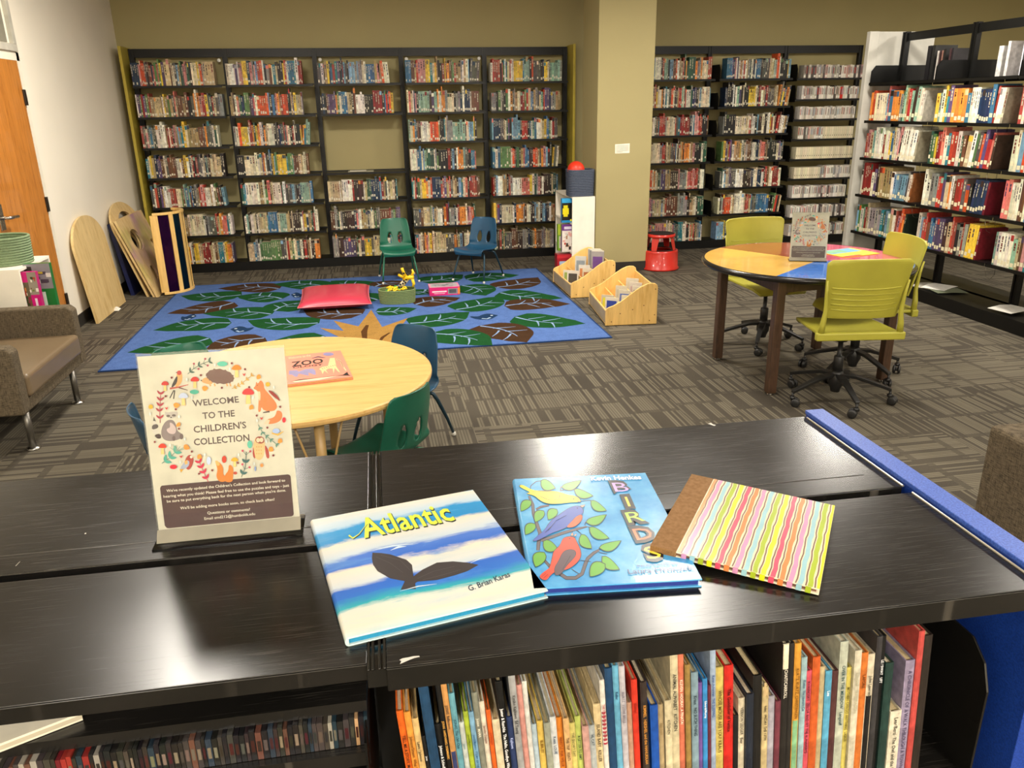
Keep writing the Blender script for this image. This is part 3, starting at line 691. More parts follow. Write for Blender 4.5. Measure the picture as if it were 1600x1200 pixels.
ux = (P1-P0).normalized(); uy = Vector((-ux.y, ux.x, 0)); hh = (P1-P2).length; w = .33; mid = (P1+P2)/2; o_ = mid-ux*w/2; o_.z = z
t.location = o_; t.rotation_euler = (0, 0, math.atan2(ux.y, ux.x)); flat_parts(t, w, hh, .012, CORAL, 'e88a6c', 'd8b07a')
a, fin = local_art(t, o_, ux, uy, z+.012, 'cover_print', PRINT)
k = lambda x, y: (440+x/12.3, 540+y/12.3)
a.text('ZOO', k(190, 405), k(810, 330), 7.2, '33332e', 3); a.text('OLOGY', k(215, 440), k(800, 375), 2.6, '3c3b35', 3); a.text('Welcome to the', k(130, 262), k(560, 205), 3.6, 'f3cf9e', 1)
a.poly([k(140,480),k(290,470),k(330,500),k(450,455),k(600,440),k(650,480),k(660,560),k(620,560),k(520,520),k(520,580),k(330,540),k(300,600),k(260,600),k(200,560),k(140,560)], '9a93b8')
a.poly([k(930,240),k(1020,235),k(1050,400),k(1130,520),k(1090,500),k(1020,430),k(1000,540),k(980,440),k(900,440),k(850,470),k(900,540),k(820,480),k(790,550),k(760,480),k(720,450),k(780,410),k(890,390)], 'e9cf97')
for q in range(7): a.line([k(770+40*q, 430-10*q), k(800+40*q, 455-12*q)], .5, '3c3426')
a.line([k(1050,260),k(1130,300),k(1180,400),k(1240,480)], 1.6, 'eed7a6'); a.line([k(1060,262),k(1140,310),k(1190,420)], .7, '2f2a24')
a.ell(*k(900,165), 8.5, 2.6, '8d88b0'); a.line([k(580,245),k(700,215),k(840,235)], [.6, 2, .6], '5c5664'); a.poly([k(160,690),k(350,650),k(900,600),k(1180,560),k(1260,505),k(1290,560),k(1330,575),k(1100,575),k(700,620),k(160,690)], '2b2a29'); a.poly([k(200,690),k(700,625),k(1100,580),k(700,665),k(250,705)], 'f2dfba')
fin()
# ================================================================== ROUND COLOUR-WEDGE TABLE AND SWIVEL CHAIRS
TW = (2.69, 4.59); TR = .64; ZT = .742
t = thing('round_table', (*TW, 0), 0, 'round table with brown, yellow, blue and pink wedges, black rim and wooden legs', 'table')
top = MB(); cols = {}
cen = Vector((0.03, -.08))                          # where the four fields meet
RIMG = 'coloured'; ang = [(pz(1119, 386, ZT), 0), (pz(1215, 430, ZT), 0)]
a1 = math.atan2(ang[0][0].y-TW[1], ang[0][0].x-TW[0]); a2 = math.atan2(ang[1][0].y-TW[1], ang[1][0].x-TW[0])
cuts = [a1, a2 % (2*pi), R(338), R(62)]; cuts[0] %= 2*pi
def wedge(b0, b1, col):
    if b1 < b0: b1 += 2*pi
    n = 24; pts = [(cen.x, cen.y)]+[((TR-.018)*cos(b0+(b1-b0)*k/n), (TR-.018)*sin(b0+(b1-b0)*k/n)) for k in range(n+1)]
    top.prism(pts, ZT-.028, ZT, None, col)
wedge(cuts[0], cuts[1], 'e9b85c'); wedge(cuts[1], cuts[2], '3a78cf'); wedge(cuts[2], cuts[3], 'd9577a'); wedge(cuts[3], cuts[0], '9c4a30')
top.build('table_top', attr_mat('laminate_fields', .16, .5, .05, .5, 5), t)
MB().lathe([(TR-.018, ZT-.034), (TR-.006, ZT-.034), (TR, ZT-.026), (TR+.002, ZT-.016), (TR-.002, ZT-.005), (TR-.012, ZT+.0005), (TR-.018, ZT+.0005), (TR-.018, ZT-.034)], 96, cap=False).build('edge_band', plain('black_vinyl_edge', '191615', .22, 0, .5), t, smooth=True)
DW = wood('worn_walnut', '47301f', '2f1e12', 2, 1.0, .45, .1)
LG = [(2.318, 4.20), (2.30, 4.93), (3.115, 4.27), (3.07, 4.98)]
for x, y in LG:
    x -= TW[0]; y -= TW[1]; l = MB().box((x-.028, y-.028, .012), (x+.028, y+.028, ZT-.035)).build('leg', DW, t, bevel=.006)
    MB().lathe([(.014, 0), (.018, .003), (.012, .013)], 12, Matrix.Translation((x, y, 0))).build('glide', CHROME, l)
for i_, j_ in ((0, 1), (1, 3), (3, 2), (2, 0)):
    p, q = LG[i_], LG[j_]; v = Vector((q[0]-p[0], q[1]-p[1], 0)).normalized()*.03
    MB().beam((p[0]-TW[0]+v.x, p[1]-TW[1]+v.y, ZT-.075), (q[0]-TW[0]-v.x, q[1]-TW[1]-v.y, ZT-.075), .022, .075).build('apron', DW, t)
MB().beam((LG[0][0]-TW[0]+.03, LG[0][1]-TW[1]+.03, .62), (LG[3][0]-TW[0]-.03, LG[3][1]-TW[1]-.03, .70), .03, .045).build('cross_brace', DW, t)
LIME = plain('lime_moulded_plastic', 'a8a23a', .42, 0, .4, .05, 5, 0, .04, 400); DKP = plain('charcoal_nylon', '1f1e1d', .45, 0, .5, .1)
def swivel():
    t = thing('swivel_chair')
    # seat: a shallow dished pan
    NU, NV = 15, 17; V = []
    for j in range(NV):
        s = j/(NV-1); y = -.23+.44*s
        for i in range(NU):
            u = -1+2*i/(NU-1); w = .225-.02*(1-s)-.035*max(0, (.12-s)/.12)**2
            V.append((u*w, y, .455-.012*(1-u*u)*sin(pi*s)-.035*max(0, (.14-s)/.14)**2+.012*s))
    MB().add(V, [(j*NU+i, j*NU+i+1, (j+1)*NU+i+1, (j+1)*NU+i) for j in range(NV-1) for i in range(NU-1)]).build('seat', LIME, t, smooth=True, solid=.018, bevel=.004)
    # backrest: curved panel, wider at the top, with five ribs
    NU, NV = 21, 21; V = []
    def bp(u, s): w = .196+.038*s**.8-.028*max(0, (s-.93)/.07)**2; return (u*w, .222+.055*s-.035*u*u, .555+.335*s-.006*u*u*s)
    for j in range(NV):
        for i in range(NU): V.append(bp(-1+2*i/(NU-1), j/(NV-1)))
    b = MB().add(V, [(j*NU+i, j*NU+i+1, (j+1)*NU+i+1, (j+1)*NU+i) for j in range(NV-1) for i in range(NU-1)]).build('backrest', LIME, t, smooth=True, solid=.012, bevel=.003)
    rb_ = MB()
    for k in range(5):
        s = .16+.092*k; P = [Vector(bp(-.86+1.72*q/12, s))+Vector((0, .0065, -.008*(1-(1-2*q/12)**2))) for q in range(13)]
        rb_.tube(P, .0042, 8)
        rb_.tube([p+Vector((0, -.013, 0)) for p in P], .0025, 6, '4b4f14')
    rb_.build('rib', LIME, b, smooth=True)
    # rear bar and uprights
    MB().box((-.245, .205, .435), (.245, .245, .480)).build('rear_bar', LIME, t, bevel=.008)
    for s in (-1, 1):
        MB().tube([(s*.218, .225, .47), (s*.214, .228, .53), (s*.206, .226, .60), (s*.213, .232, .70), (s*.220, .243, .77)], [.018, .016, .012, .009, .005], 10).build('back_upright', LIME, t, smooth=True)
    MB().box((-.09, -.10, .405), (.09, .12, .44)).build('tilt_box', DKP, t, bevel=.01)
    MB().lathe([(.028, .18), (.028, .27), (.024, .275), (.014, .278), (.014, .36), (.035, .365), (.05, .41), (0, .41)], 20).build('gas_column', DKP, t, smooth=True)
    MB().lathe([(0, .055), (.026, .055), (.030, .075), (.045, .11), (.045, .14), (.036, .175), (.028, .185), (0, .185)], 20).build('hub', DKP, t, smooth=True)
    for k in range(5):
        a = R(18+72*k); c, s = cos(a), sin(a); l = MB()
        pts = [(.03, .17, .024), (.10, .165, .022), (.20, .135, .018), (.29, .105, .014), (.305, .10, .013)]; vs = []
        for r_, z_, w in pts:
            for dx, dz in ((-w, 0), (w, 0), (w*.7, -.022), (-w*.7, -.022)): vs.append((r_*c-dx*s, r_*s+dx*c, z_+dz))
        fs = [(4*j+i, 4*j+(i+1) % 4, 4*j+4+(i+1) % 4, 4*j+4+i) for j in range(4) for i in range(4)]+[(3, 2, 1, 0), (16, 17, 18, 19)]
        l.add(vs, fs); leg = l.build('base_leg', DKP, t, bevel=.003)
        w = MB(); cx, cy = .300*c, .300*s; w.tube([(cx, cy, .05), (cx, cy, .085)], .008, 8); h_ = a+.9+k*1.7; dx, dy = cos(h_), sin(h_); ox, oy = cx-dy*.018, cy+dx*.018
        for q in (-1, 1): w.tube([(ox+dx*.006*q, oy+dy*.006*q, .0265), (ox+dx*.009*q, oy+dy*.009*q, .0265), (ox+dx*.020*q, oy+dy*.020*q, .0265), (ox+dx*.024*q, oy+dy*.024*q, .0265)], [.018, .026, .026, .018], 18)
        w.tube([(ox-dx*.01, oy-dy*.01, .0265), (ox+dx*.01, oy+dy*.01, .0265)], .012, 10)
        w.box((cx-.012, cy-.012, .045), (cx+.012, cy+.012, .062)); w.build('caster', DKP, leg, smooth=True)
    return t
sw = swivel()
put(sw, 2.64, 4.03, 171, 'lime green swivel chair nearest the low bookcase, seen from behind', 'chair', 'lime swivel chairs', 0, True)
put(sw, 2.765, 5.20, 2, 'lime green swivel chair on the far side of the round table, facing the low bookcase', 'chair', 'lime swivel chairs')
put(sw, 3.01, 4.44, -97, 'lime green swivel chair between the round table and the tall bookcase', 'chair', 'lime swivel chairs')
b = thing('booklet', (3.05, 4.70, ZT+.001), .25, 'yellow and blue printed booklet lying on the pink field of the round table', 'booklet')
mb = MB().box((-.15, -.12, 0), (.15, .12, .003), None, 'e6cf3f').box((-.14, .0, .0031), (.12, .115, .0036), None, '6fa8cf').box((-.13, .02, .0037), (.02, .10, .0040), None, '7fae8a').box((-.15, -.12, .0031), (.0, -.09, .0034), None, 'c8453a')
mb.build('cover', PAPER, b)
# ================================================================== RED STEP STOOL
REDP = plain('red_enamelled_steel', 'c32a20', .3, 0, .5, .06, 5, .3); t = thing('step_stool', (3.04, 8.10, 0), 0, 'round red two-step kick stool at the foot of the olive pillar', 'step stool')
MB().lathe([(.198, .004), (.203, .004), (.203, .02), (.192, .028), (.186, .19), (.183, .205), (.174, .208), (.118, .208), (.118, .2), (.168, .2), (.185, .02)], 48, cap=False).build('lower_step', REDP, t, smooth=True)
for a in (45, 135, 225, 315):
    a = R(a); b0 = MB(); vs = []
    for r_, z_, hw in ((.165, .205, .17), (.132, .36, .34)):
        for d_ in (-hw, hw): vs += [(r_*cos(a+d_), r_*sin(a+d_), z_), ((r_-.004)*cos(a+d_), (r_-.004)*sin(a+d_), z_)]
    b0.add(vs, [(0, 2, 6, 4), (1, 5, 7, 3), (0, 4, 5, 1), (2, 3, 7, 6), (0, 1, 3, 2), (4, 6, 7, 5)]).build('support', REDP, t)
MB().lathe([(.128, .345), (.150, .345), (.152, .352), (.150, .372), (.142, .376), (0, .376)], 40, cap=False).build('upper_step', REDP, t, smooth=True)
TREAD = plain('black_ribbed_rubber', '2b2523', .8, 0, .2, .1, 30, 0, .4, 400)
MB().lathe([(0, .3765), (.140, .3765), (.140, .380), (0, .380)], 40, cap=False).build('upper_tread', TREAD, t); MB().lathe([(.120, .2085), (.166, .2085), (.166, .211), (.120, .211)], 40, cap=False).build('lower_tread', TREAD, t)
# ================================================================== WOODEN BROWSER BOXES
BW = wood('birch_box_wood', 'e6bd72', 'd3a355', 2, .7, .4, .15); BSIDE = plain('taupe_front_panel', 'a8977a', .6, 0, .3, .05)
def browser():
    t = thing('book_browser'); L = .74; D = .42
    prof = [(0, .004), (D, .004), (D, .30), (D-.006, .322), (D-.025, .336), (D-.06, .340), (D-.09, .334), (D-.13, .317), (D-.18, .285), (D-.24, .24), (D-.30, .197), (.06, .165), (.03, .155), (.012, .146), (.002, .132)]
    M = Matrix(((1, 0, 0, 0), (0, 0, 1, 0), (0, 1, 0, 0), (0, 0, 0, 1)))
    for y in (0, L-.015):
        s = MB().prism(prof[::-1], y, y+.015, M).build('side_panel', BW, t, bevel=.004)
        sb = MB(); yy = y-.002 if y == 0 else y+.015
        for x, z_ in ((.05, .035), (D-.06, .035), (D-.02, .08), (D-.02, .29), (.12, .10), (.22, .13), (.31, .16)): sb.ball((x, yy+.001, z_), (.005, .003, .005), 8, 6)
        sb.build('screw_cap', plain('brown_screw_cap', '8a5a28', .4), s)
    f = MB().box((.004, .015, .012), (.016, L-.015, .125)).build('front_panel', BW, t); MB().box((.002, .03, .022), (.004, L-.03, .118)).build('inlay', BSIDE, f)
    MB().box((D-.016, .015, .012), (D-.004, L-.015, .30)).build('back_panel', BW, t, bevel=.003)
    for x, z_ in ((.14, .175), (.255, .235)): MB().box((x, .015, .03), (x+.010, L-.015, z_-.02)).build('divider', BW, t)
    MB().box((.016, .015, .02), (D-.016, L-.015, .03)).build('floor_board', BW, t)
    return t
br = browser()
put(br, 1.795, 5.945, -5, 'wooden browser box nearest the rug corner, three slanting rows of booklets', 'book box', 'wooden browser boxes', 0, True)
put(br, 1.765, 6.95, 0, 'wooden browser box between the pillar and the other box, clear cases standing in it', 'book box', 'wooden browser boxes')
def card(x, y, z, w, h, tilt, rz, c, c2, label, name='picture_book', cat='picture book', th=.008, mk=True):
    t = thing(name, (x, y, z), R(rz), label, cat, 'items in the wooden browser boxes'); M = Matrix.Rotation(R(tilt*.5), 4, 'X')
    mb = MB().box((-w/2, -th/2, 0), (w/2, th/2, h), M, tuple(q*.86 for q in h2(c)))
    mb.build('cover', PRINT, t)
    if mk: MB().box((-w*.38, -th/2-.0006, h*.35), (w*.38, -th/2-.0001, h*.85), M, c2).build('cover_print', PRINT, t)
    MB().box((-w/2+.003, -th/2+.001, h), (w/2-.003, th/2-.001, h+.0008), M, 'efe6cf').build('page_block', PAPER, t)
    return t
def inbox(bx, by, brz, lx, ly):
    c, s = cos(R(brz)), sin(R(brz)); return bx+lx*c-ly*s, by+lx*s+ly*c
IT = [(1, .075, .30, .11, .10, 'd8cfb4', 'd0ca3c', 'small booklet with a yellow cover in the front row of the near browser box'), (1, .075, .14, .11, .115, 'ece5d2', '2b3f93', 'small booklet with a dark blue cover in the front row of the near browser box'),
 (1, .20, .36, .10, .16, 'e9ddc0', 'b8b09a', 'cream booklet fanned open in the middle row of the near browser box'), (1, .20, .24, .10, .15, 'e6dcc4', '5f70a8', 'booklet with a slate blue cover in the middle row of the near browser box'),
 (1, .20, .13, .10, .13, 'eee4c6', 'd6c8a0', 'plain cream booklet nearest the side of the near browser box'), (1, .325, .50, .11, .19, 'ece2ca', 'c9bfa5', 'white booklet in the back row of the near browser box'),
 (1, .325, .38, .11, .18, 'e8dccb', 'b59a9a', 'booklet with a dusty pink cover in the back row of the near browser box'), (1, .325, .27, .11, .17, 'e4dac6', '8f7f76', 'grey-brown booklet in the back row of the near browser box'),
 (1, .325, .15, .11, .16, 'eae2ce', '2f6b52', 'booklet with a dark green cover in the back row of the near browser box'), (0, .075, .40, .11, .10, 'ebe4cd', '93a554', 'booklet with a leaf green cover in the front row of the far browser box'),
 (0, .075, .24, .11, .125, 'efe7d6', '45413b', 'black and white booklet in the front row of the far browser box'), (0, .20, .44, .11, .22, 'e6e2da', '8f979c', 'tall grey photo-covered book in the middle row of the far browser box'),
 (0, .20, .30, .11, .16, 'f0e8da', 'c98250', 'booklet with an orange picture in the middle row of the far browser box'), (0, .20, .16, .11, .15, 'e9dcc0', 'a4663c', 'booklet with a brown animal picture in the middle row of the far browser box')]
for nr, lx, ly, w, h, c, c2, lab in IT:
    X, Y = inbox(*((1.795, 5.945, -5) if nr else (1.765, 6.95, 0)), lx, ly); card(X, Y, .032, w, h+.05, -14, (-5 if nr else 0)-30, c, c2, lab)
for k, (ly, c, c2, lab) in enumerate([(.30, 'b9b2ae', '6d4a88', 'clear plastic game case with purple print, nearest in the far browser box'), (.36, 'a9a6a2', '8d8b88', 'clear plastic game case with grey print in the far browser box'), (.42, 'c9c4bd', '7a6f74', 'clear plastic game case behind the grey one in the far browser box')]):
    X, Y = inbox(1.765, 6.95, 0, .335, ly); card(X, Y, .032, .12, .34, -3, -20, c, c2, lab, 'game_case', 'game case', .035)
# ================================================================== LEFT WALL THINGS
def leaning(name, y0, y1, xb, zt, L, th, mat, label, cat, holes=(), arch=True, notch=None, edge=None):
    """panel standing on its lower edge at x=xb, top resting on the wall; local u = along y, v = up the slope"""
    W_ = y1-y0; t = thing(name, (xb, y0, 0), 0, label, cat)
    ang = math.acos(min(1, (xb-th-zt)/L))            # zt: x of the top edge
    M = Matrix(((0, -cos(ang), sin(ang), 0), (1, 0, 0, 0), (0, sin(ang), cos(ang), 0), (0, 0, 0, 1)))
    if arch:
        r_ = W_/2; pts = [(0, 0), (W_, 0)]+[(r_+r_*cos(pi*k/24), L-r_*arch+r_*arch*sin(pi*k/24)) for k in range(25)]
    else: pts = [(0, 0), (W_, 0), (W_, L), (0, L)]
    me = bpy.data.meshes.new(name); import bmesh
    bm = bmesh.new(); ov = [bm.verts.new((u, v, 0)) for u, v in pts]; ed = [bm.edges.new((ov[i], ov[(i+1) % len(ov)])) for i in range(len(ov))]
    for (cx, cy, rx, ry) in holes:
        hv = [bm.verts.new((cx+rx*cos(2*pi*k/28), cy+ry*sin(2*pi*k/28), 0)) for k in range(28)]
        for i in range(28): ed.append(bm.edges.new((hv[i], hv[(i+1) % 28])))
    bmesh.ops.triangle_fill(bm, use_beauty=True, edges=bm.edges[:])
    g = bmesh.ops.extrude_face_region(bm, geom=bm.faces[:]); bmesh.ops.translate(bm, vec=(0, 0, -th), verts=[e for e in g['geom'] if isinstance(e, bmesh.types.BMVert)])
    bmesh.ops.recalc_face_normals(bm, faces=bm.faces[:]); bmesh.ops.transform(bm, matrix=M, verts=bm.verts[:]); bm.to_mesh(me); bm.free()
    o = bpy.data.objects.new('panel', me); COL.objects.link(o); me.materials.append(mat); o.parent = t
    return t, M, o
leaning('arched_panel', 7.03, 7.86, -2.325, -2.448, .86, .022, BIRCH, 'plain birch plywood panel with an arched top leaning on the cream wall by the door', 'panel', (), .62)
NAVY = plain('navy_vinyl', '1c2350', .4, 0, .5, .1)
leaning('folded_mat', 8.12, 8.70, -2.31, -2.448, .70, .035, NAVY, 'dark blue vinyl mat leaning on the cream wall behind the plywood panels', 'mat', (), 0)
leaning('arched_panel', 8.02, 8.92, -2.155, -2.448, .90, .020, BIRCH, 'birch plywood panel with an arched top and a round hole, leaning behind the tinted panel', 'panel', ((.46, .72, .20, .085), (.30, .47, .19, .12)), .55)
def tint():
    t = NT('tinted_plywood'); f = t.noise(2.4, t.mapping(loc=(3, 1, 2)), detail=2); g = t.noise(3.1, t.mapping(loc=(9, 5, 1)), detail=2); wv = t.noise(2.2, t.mapping((14, 14, 1.2)), detail=5, dist=.6)
    base = t.ramp(wv, [(.35, 'cbaa6e'), (.6, 'dcc08a')])
    a = t.mix(t.math('MULTIPLY', t.math('SMOOTH_MAX', t.math('MULTIPLY_ADD', f, 5.0, -2.3), 0.0, .3), .75), base, '9c6f8c')
    b = t.mix(t.math('MINIMUM', t.math('MAXIMUM', t.math('MULTIPLY_ADD', g, 5.0, -2.7), 0.0), .6), a, 'a8a34c'); t.set(b, .45, coat=.1); return t.m
tp, M_, po = leaning('play_panel', 7.98, 8.88, -2.06, -2.345, .78, .022, tint(), 'square plywood play panel with oval holes and faded purple and green tint', 'panel', ((.30, .55, .15, .105), (.28, .21, .085, .07), (.72, .42, .09, .07)), 0)
leaning('play_panel', 7.99, 8.89, -2.092, -2.376, .775, .020, BIRCH, 'second plywood panel sandwiched right behind the tinted play panel', 'panel', ((.30, .55, .16, .115),), 0)
# curved frame with coloured translucent strips
cc = Vector((-2.045, 8.275, .0095)); t = thing('curved_play_panel', cc, 0, 'curved wooden frame with purple, blue and yellow see-through strips beside the rug corner', 'panel')
def arcp(a, r_=.31): return (r_*cos(R(a)), r_*sin(R(a)))
def arcbox(mb, a0, a1, r0, r1, z0, z1, n=14):
    vs = []
    for k in range(n+1):
        a = R(a0+(a1-a0)*k/n)
        for r_, z_ in ((r0, z0), (r1, z0), (r1, z1), (r0, z1)): vs.append((r_*cos(a), r_*sin(a), z_))
    fs = [(4*k+i, 4*k+4+i, 4*k+4+(i+1) % 4, 4*k+(i+1) % 4) for k in range(n) for i in range(4)]+[(0, 1, 2, 3), (4*n+3, 4*n+2, 4*n+1, 4*n)]
    mb.add(vs, fs)
A0, A1 = -82, 62
for z0 in (.0, .755): mb = MB(); arcbox(mb, A0, A1, .225, .262, z0, z0+.022); mb.build('hoop', BW, t, bevel=.002)
pa = [-80, -44, -12, 20, 54]
for k, a in enumerate(pa): mb = MB(); w_ = 8 if k == 0 else 5; arcbox(mb, a-w_, a+w_, .232, .256, .022, .755, 3); mb.build('post', BW, t, bevel=.002)
def clearmat(name, col, al=.35):
    q = NT(name); q.set(col, .12); q.b.inputs['Transmission Weight'].default_value = .75; q.b.inputs['IOR'].default_value = 1.2; return q.m
for k, (c, nm) in enumerate((('3a1147', 'purple_acrylic'), ('12304a', 'blue_acrylic'), ('b8a43c', 'yellow_acrylic'), ('7f9a3c', 'green_acrylic'))):
    mb = MB(); arcbox(mb, pa[k]+4, pa[k+1]-4, .243, .247, .022, .755, 5); mb.build('colour_strip', clearmat(nm, c), t)
# ================================================================== TOY SHELVES
WHITE = plain('white_laminate', 'efe9da', .4, 0, .4, .03)
def toy_shelf(x0, x1, y0, y1, h, label, side=-1, zs=()):
    t = thing('toy_shelf', (x0, y0, 0), 0, label, 'shelf unit'); w_, l = x1-x0, y1-y0
    for y in (0, l-.016): MB().box((0, y, 0), (w_, y+.016, h)).build('side_panel', WHITE, t, bevel=.001)
    for z in (.03, *zs, h-.016): MB().box((0, .016, z), (w_, l-.016, z+.016)).build('shelf', WHITE, t)
    MB().box((w_-.008, .016, .046), (w_, l-.016, h-.016)).build('back_panel', WHITE, t) if side < 0 else MB().box((0, .016, .046), (.008, l-.016, h-.016)).build('back_panel', WHITE, t)
    return t
toy_shelf(2.045, 2.284, 8.02, 8.78, .795, 'narrow white toy shelf against the olive pillar, a grey bin on top', -1, (.213, .513))
toy_shelf(-2.44, -2.11, 5.20, 5.70, .80, 'white toy shelf by the wooden door, behind the armchair', 1, (.413,))
def gbox(name, lo, hi, face, cols, label, cat='game box', art=None, grp=None):
    c = Vector(((lo[0]+hi[0])/2, (lo[1]+hi[1])/2, lo[2])); t = thing(name, c, 0, label, cat, grp)
    L_ = [lo[i]-c[i] for i in range(3)]; H_ = [hi[i]-c[i] for i in range(3)]
    MB().box(L_, H_, None, cols[0]).build('box', PRINT, t, bevel=.001)
    mb = MB(); rng = random.Random(sum(map(ord, label))); cnt = [0]
    def q(u0, u1, v0, v1, col, f):
        cnt[0] += 1; e = .0006+.00006*cnt[0]
        if f == 'y': y = L_[1]-e; P = [(L_[0]+(H_[0]-L_[0])*u, y, H_[2]*v) for u, v in ((u0, v0), (u1, v0), (u1, v1), (u0, v1))]
        elif f == 'x-': x = L_[0]-e; P = [(x, H_[1]+(L_[1]-H_[1])*u, H_[2]*v) for u, v in ((u0, v0), (u1, v0), (u1, v1), (u0, v1))]
        elif f == 'x+': x = H_[0]+e; P = [(x, L_[1]+(H_[1]-L_[1])*u, H_[2]*v) for u, v in ((u0, v0), (u1, v0), (u1, v1), (u0, v1))]
        else: P = [(L_[0]+(H_[0]-L_[0])*u, L_[1]+(H_[1]-L_[1])*v, H_[2]+e) for u, v in ((u0, v0), (u1, v0), (u1, v1), (u0, v1))]
        mb.add(P, [(0, 1, 2, 3)], None, col)
    art(q, rng); mb.build('printed_art', PRINT, t); return t
def blotch(q, rng, f, u0, u1, v0, v1, cols, n=14):
    for _ in range(n):
        a = u0+(u1-u0)*rng.random()*.8; b = v0+(v1-v0)*rng.random()*.8; q(a, min(u1, a+(u1-u0)*rng.uniform(.1, .3)), b, min(v1, b+(v1-v0)*rng.uniform(.06, .2)), rng.choice(cols), f)
FOOD = ['6f7f3a', 'e8dcc6', 'b5452e', 'd88a45', '3f4a2a', '8e2f3c', 'f1ebdc', '7a5a3a']
def art_pink(q, rng):
    q(0, .62, .78, 1, 'd4197c', 'y'); q(0, .62, .12, .78, '6b5f48', 'y'); blotch(q, rng, 'y', 0, .62, .14, .76, FOOD, 22); q(.05, .3, .8, .97, 'f0d522', 'y'); q(0, .9, 0, .1, 'e9d52a', 'y')
    q(.62, 1, .5, 1, '9a8f80', 'y'); blotch(q, rng, 'y', .62, 1, .55, .95, FOOD, 8); q(.62, 1, 0, .5, 'd4197c', 'y'); q(.76, .86, .08, .42, 'f6dfe9', 'y')
def art_green(q, rng):
    q(0, 1, .5, 1, '8b8a8f', 'y'); blotch(q, rng, 'y', .0, 1, .55, .97, ['c9b33c', '8fa3b8', '4b4550', 'ddd8cf'], 10); q(0, 1, 0, .5, '1f7d35', 'y'); q(.5, .65, .06, .44, 'dff0dd', 'y'); q(.02, .3, .05, .95, '35302c', 'y')
gbox('puzzle_box', (-2.17, 5.235, .4955), (-2.035, 5.275, .775), 'y', ['b81a6c'], 'pink puzzle box with a flower badge and food picture sticking out of the white shelf', 'puzzle box', art_pink)
gbox('puzzle_box', (-2.13, 5.32, .4955), (-1.98, 5.36, .81), 'y', ['1e6f31'], 'green puzzle box standing behind the pink one on the white shelf', 'puzzle box', art_green)
gbox('puzzle_box', (-2.14, 5.29, .43), (-1.94, 5.42, .495), 'y', ['3f7fc4'], 'blue puzzle box lying flat under the pink and green ones', 'puzzle box', lambda q, r: (q(.1, .55, .1, .9, '6b4f8c', 'y'), q(.6, .95, .2, .8, '8fc4e6', 'y')))
gbox('game_box', (1.955, 8.10, .5295), (2.10, 8.16, .775), 'y', ['2a93cf'], 'blue and black game box with a yellow disc, top of the narrow white shelf', 'game box', lambda q, r: (q(0, 1, .1, .82, '1b1a18', 'y'), q(.12, .42, .25, .72, 'f2e321', 'y'), q(.05, .5, .35, .6, 'f2e321', 'y'), q(0, 1, .82, 1, '3aa5dd', 'y'), q(.6, .9, .05, .14, 'f2e321', 'y')))
gbox('game_box', (1.955, 8.09, .2295), (2.10, 8.15, .511), 'y', ['6c2f86'], 'purple-topped game box with children pictured, middle of the narrow white shelf', 'game box', lambda q, r: (q(0, 1, 0, .78, 'e9ded6', 'y'), blotch(q, r, 'y', 0, 1, .03, .75, ['c04a3f', '3c3230', 'e3a9a0', 'f0ebe2', 'b78a6c'], 16), q(.15, .7, .83, .93, 'e4d9ec', 'y')))
gbox('game_box', (1.93, 8.17, .2295), (2.06, 8.23, .505), 'y', ['7fb23c'], 'lime green game box leaning out behind the purple one, narrow white shelf', 'game box', lambda q, r: (q(0, 1, .6, 1, 'b6cc3c', 'y'), q(.1, .9, .1, .55, 'd6d0c2', 'y'), q(.2, .5, .2, .5, 'b98a7a', 'y')))
gbox('game_box', (1.90, 8.08, .0465), (2.11, 8.19, .205), 'y', ['a8202f'], 'red and pale blue game box, lowest in the narrow white shelf', 'game box', lambda q, r: (q(.12, 1, .0, .55, 'a9b9d6', 'y'), q(0, 1, .75, .95, 'c9303c', 'y')))
# stacked-coil baskets
def coil(name, cx, cy, z, rx, ry, h, n, mat, label, cat, flare=0, rz=0, sq=2.0):
    t = thing(name, (cx, cy, z), R(rz), label, cat); d_ = h/n
    mb = MB()
    for k in range(n):
        s = 1+flare*k/n; P = []
        for q in range(40):
            a = 2*pi*q/40; c, s_ = cos(a), sin(a); P.append((rx*s*abs(c)**(2/sq)*(1 if c >= 0 else -1), ry*s*abs(s_)**(2/sq)*(1 if s_ >= 0 else -1), d_*(k+.5)))
        mb.tube(P, d_*.56, 6, closed=True)
    mb.build('coiled_wall', mat, t, smooth=True)
    P = [(rx*abs(cos(2*pi*q/32))**(2/sq)*(1 if cos(2*pi*q/32) >= 0 else -1), ry*abs(sin(2*pi*q/32))**(2/sq)*(1 if sin(2*pi*q/32) >= 0 else -1)) for q in range(32)]
    MB().prism(P, .001, .008).build('base', mat, t); return t
SAGE = fabric('sage_rope', '8a9c78', '66795a', 300); SAGE2 = fabric('olive_rope', '7f8f62', '66774c', 300); SLATE = fabric('slate_rope', '5a6272', '3f4654', 300)
coil('rope_basket', -2.275, 5.45, .801, .15, .15, .17, 11, SAGE, 'round sage green rope basket standing on the white shelf by the door', 'basket', .03)
coil('rope_basket', .193, 7.17, RT, .155, .10, .125, 9, SAGE2, 'oval olive green rope basket full of yellow toy links on the rug', 'basket', .06, -4, 2.3)
coil('storage_bin', 2.155, 8.15, .796, .125, .115, .265, 16, SLATE, 'slate grey rope bin on the narrow white shelf, holding a red ball', 'bin', .05, 0, 4)
t = MB().ball((0, 0, 0), .088, 32, 20).build('ball', plain('red_rubber', 'd8361f', .4, 0, .4, .04), smooth=True); t.location = (2.105, 8.12, 1.055); tag(t, 'red rubber ball sitting in the slate grey bin', 'ball')
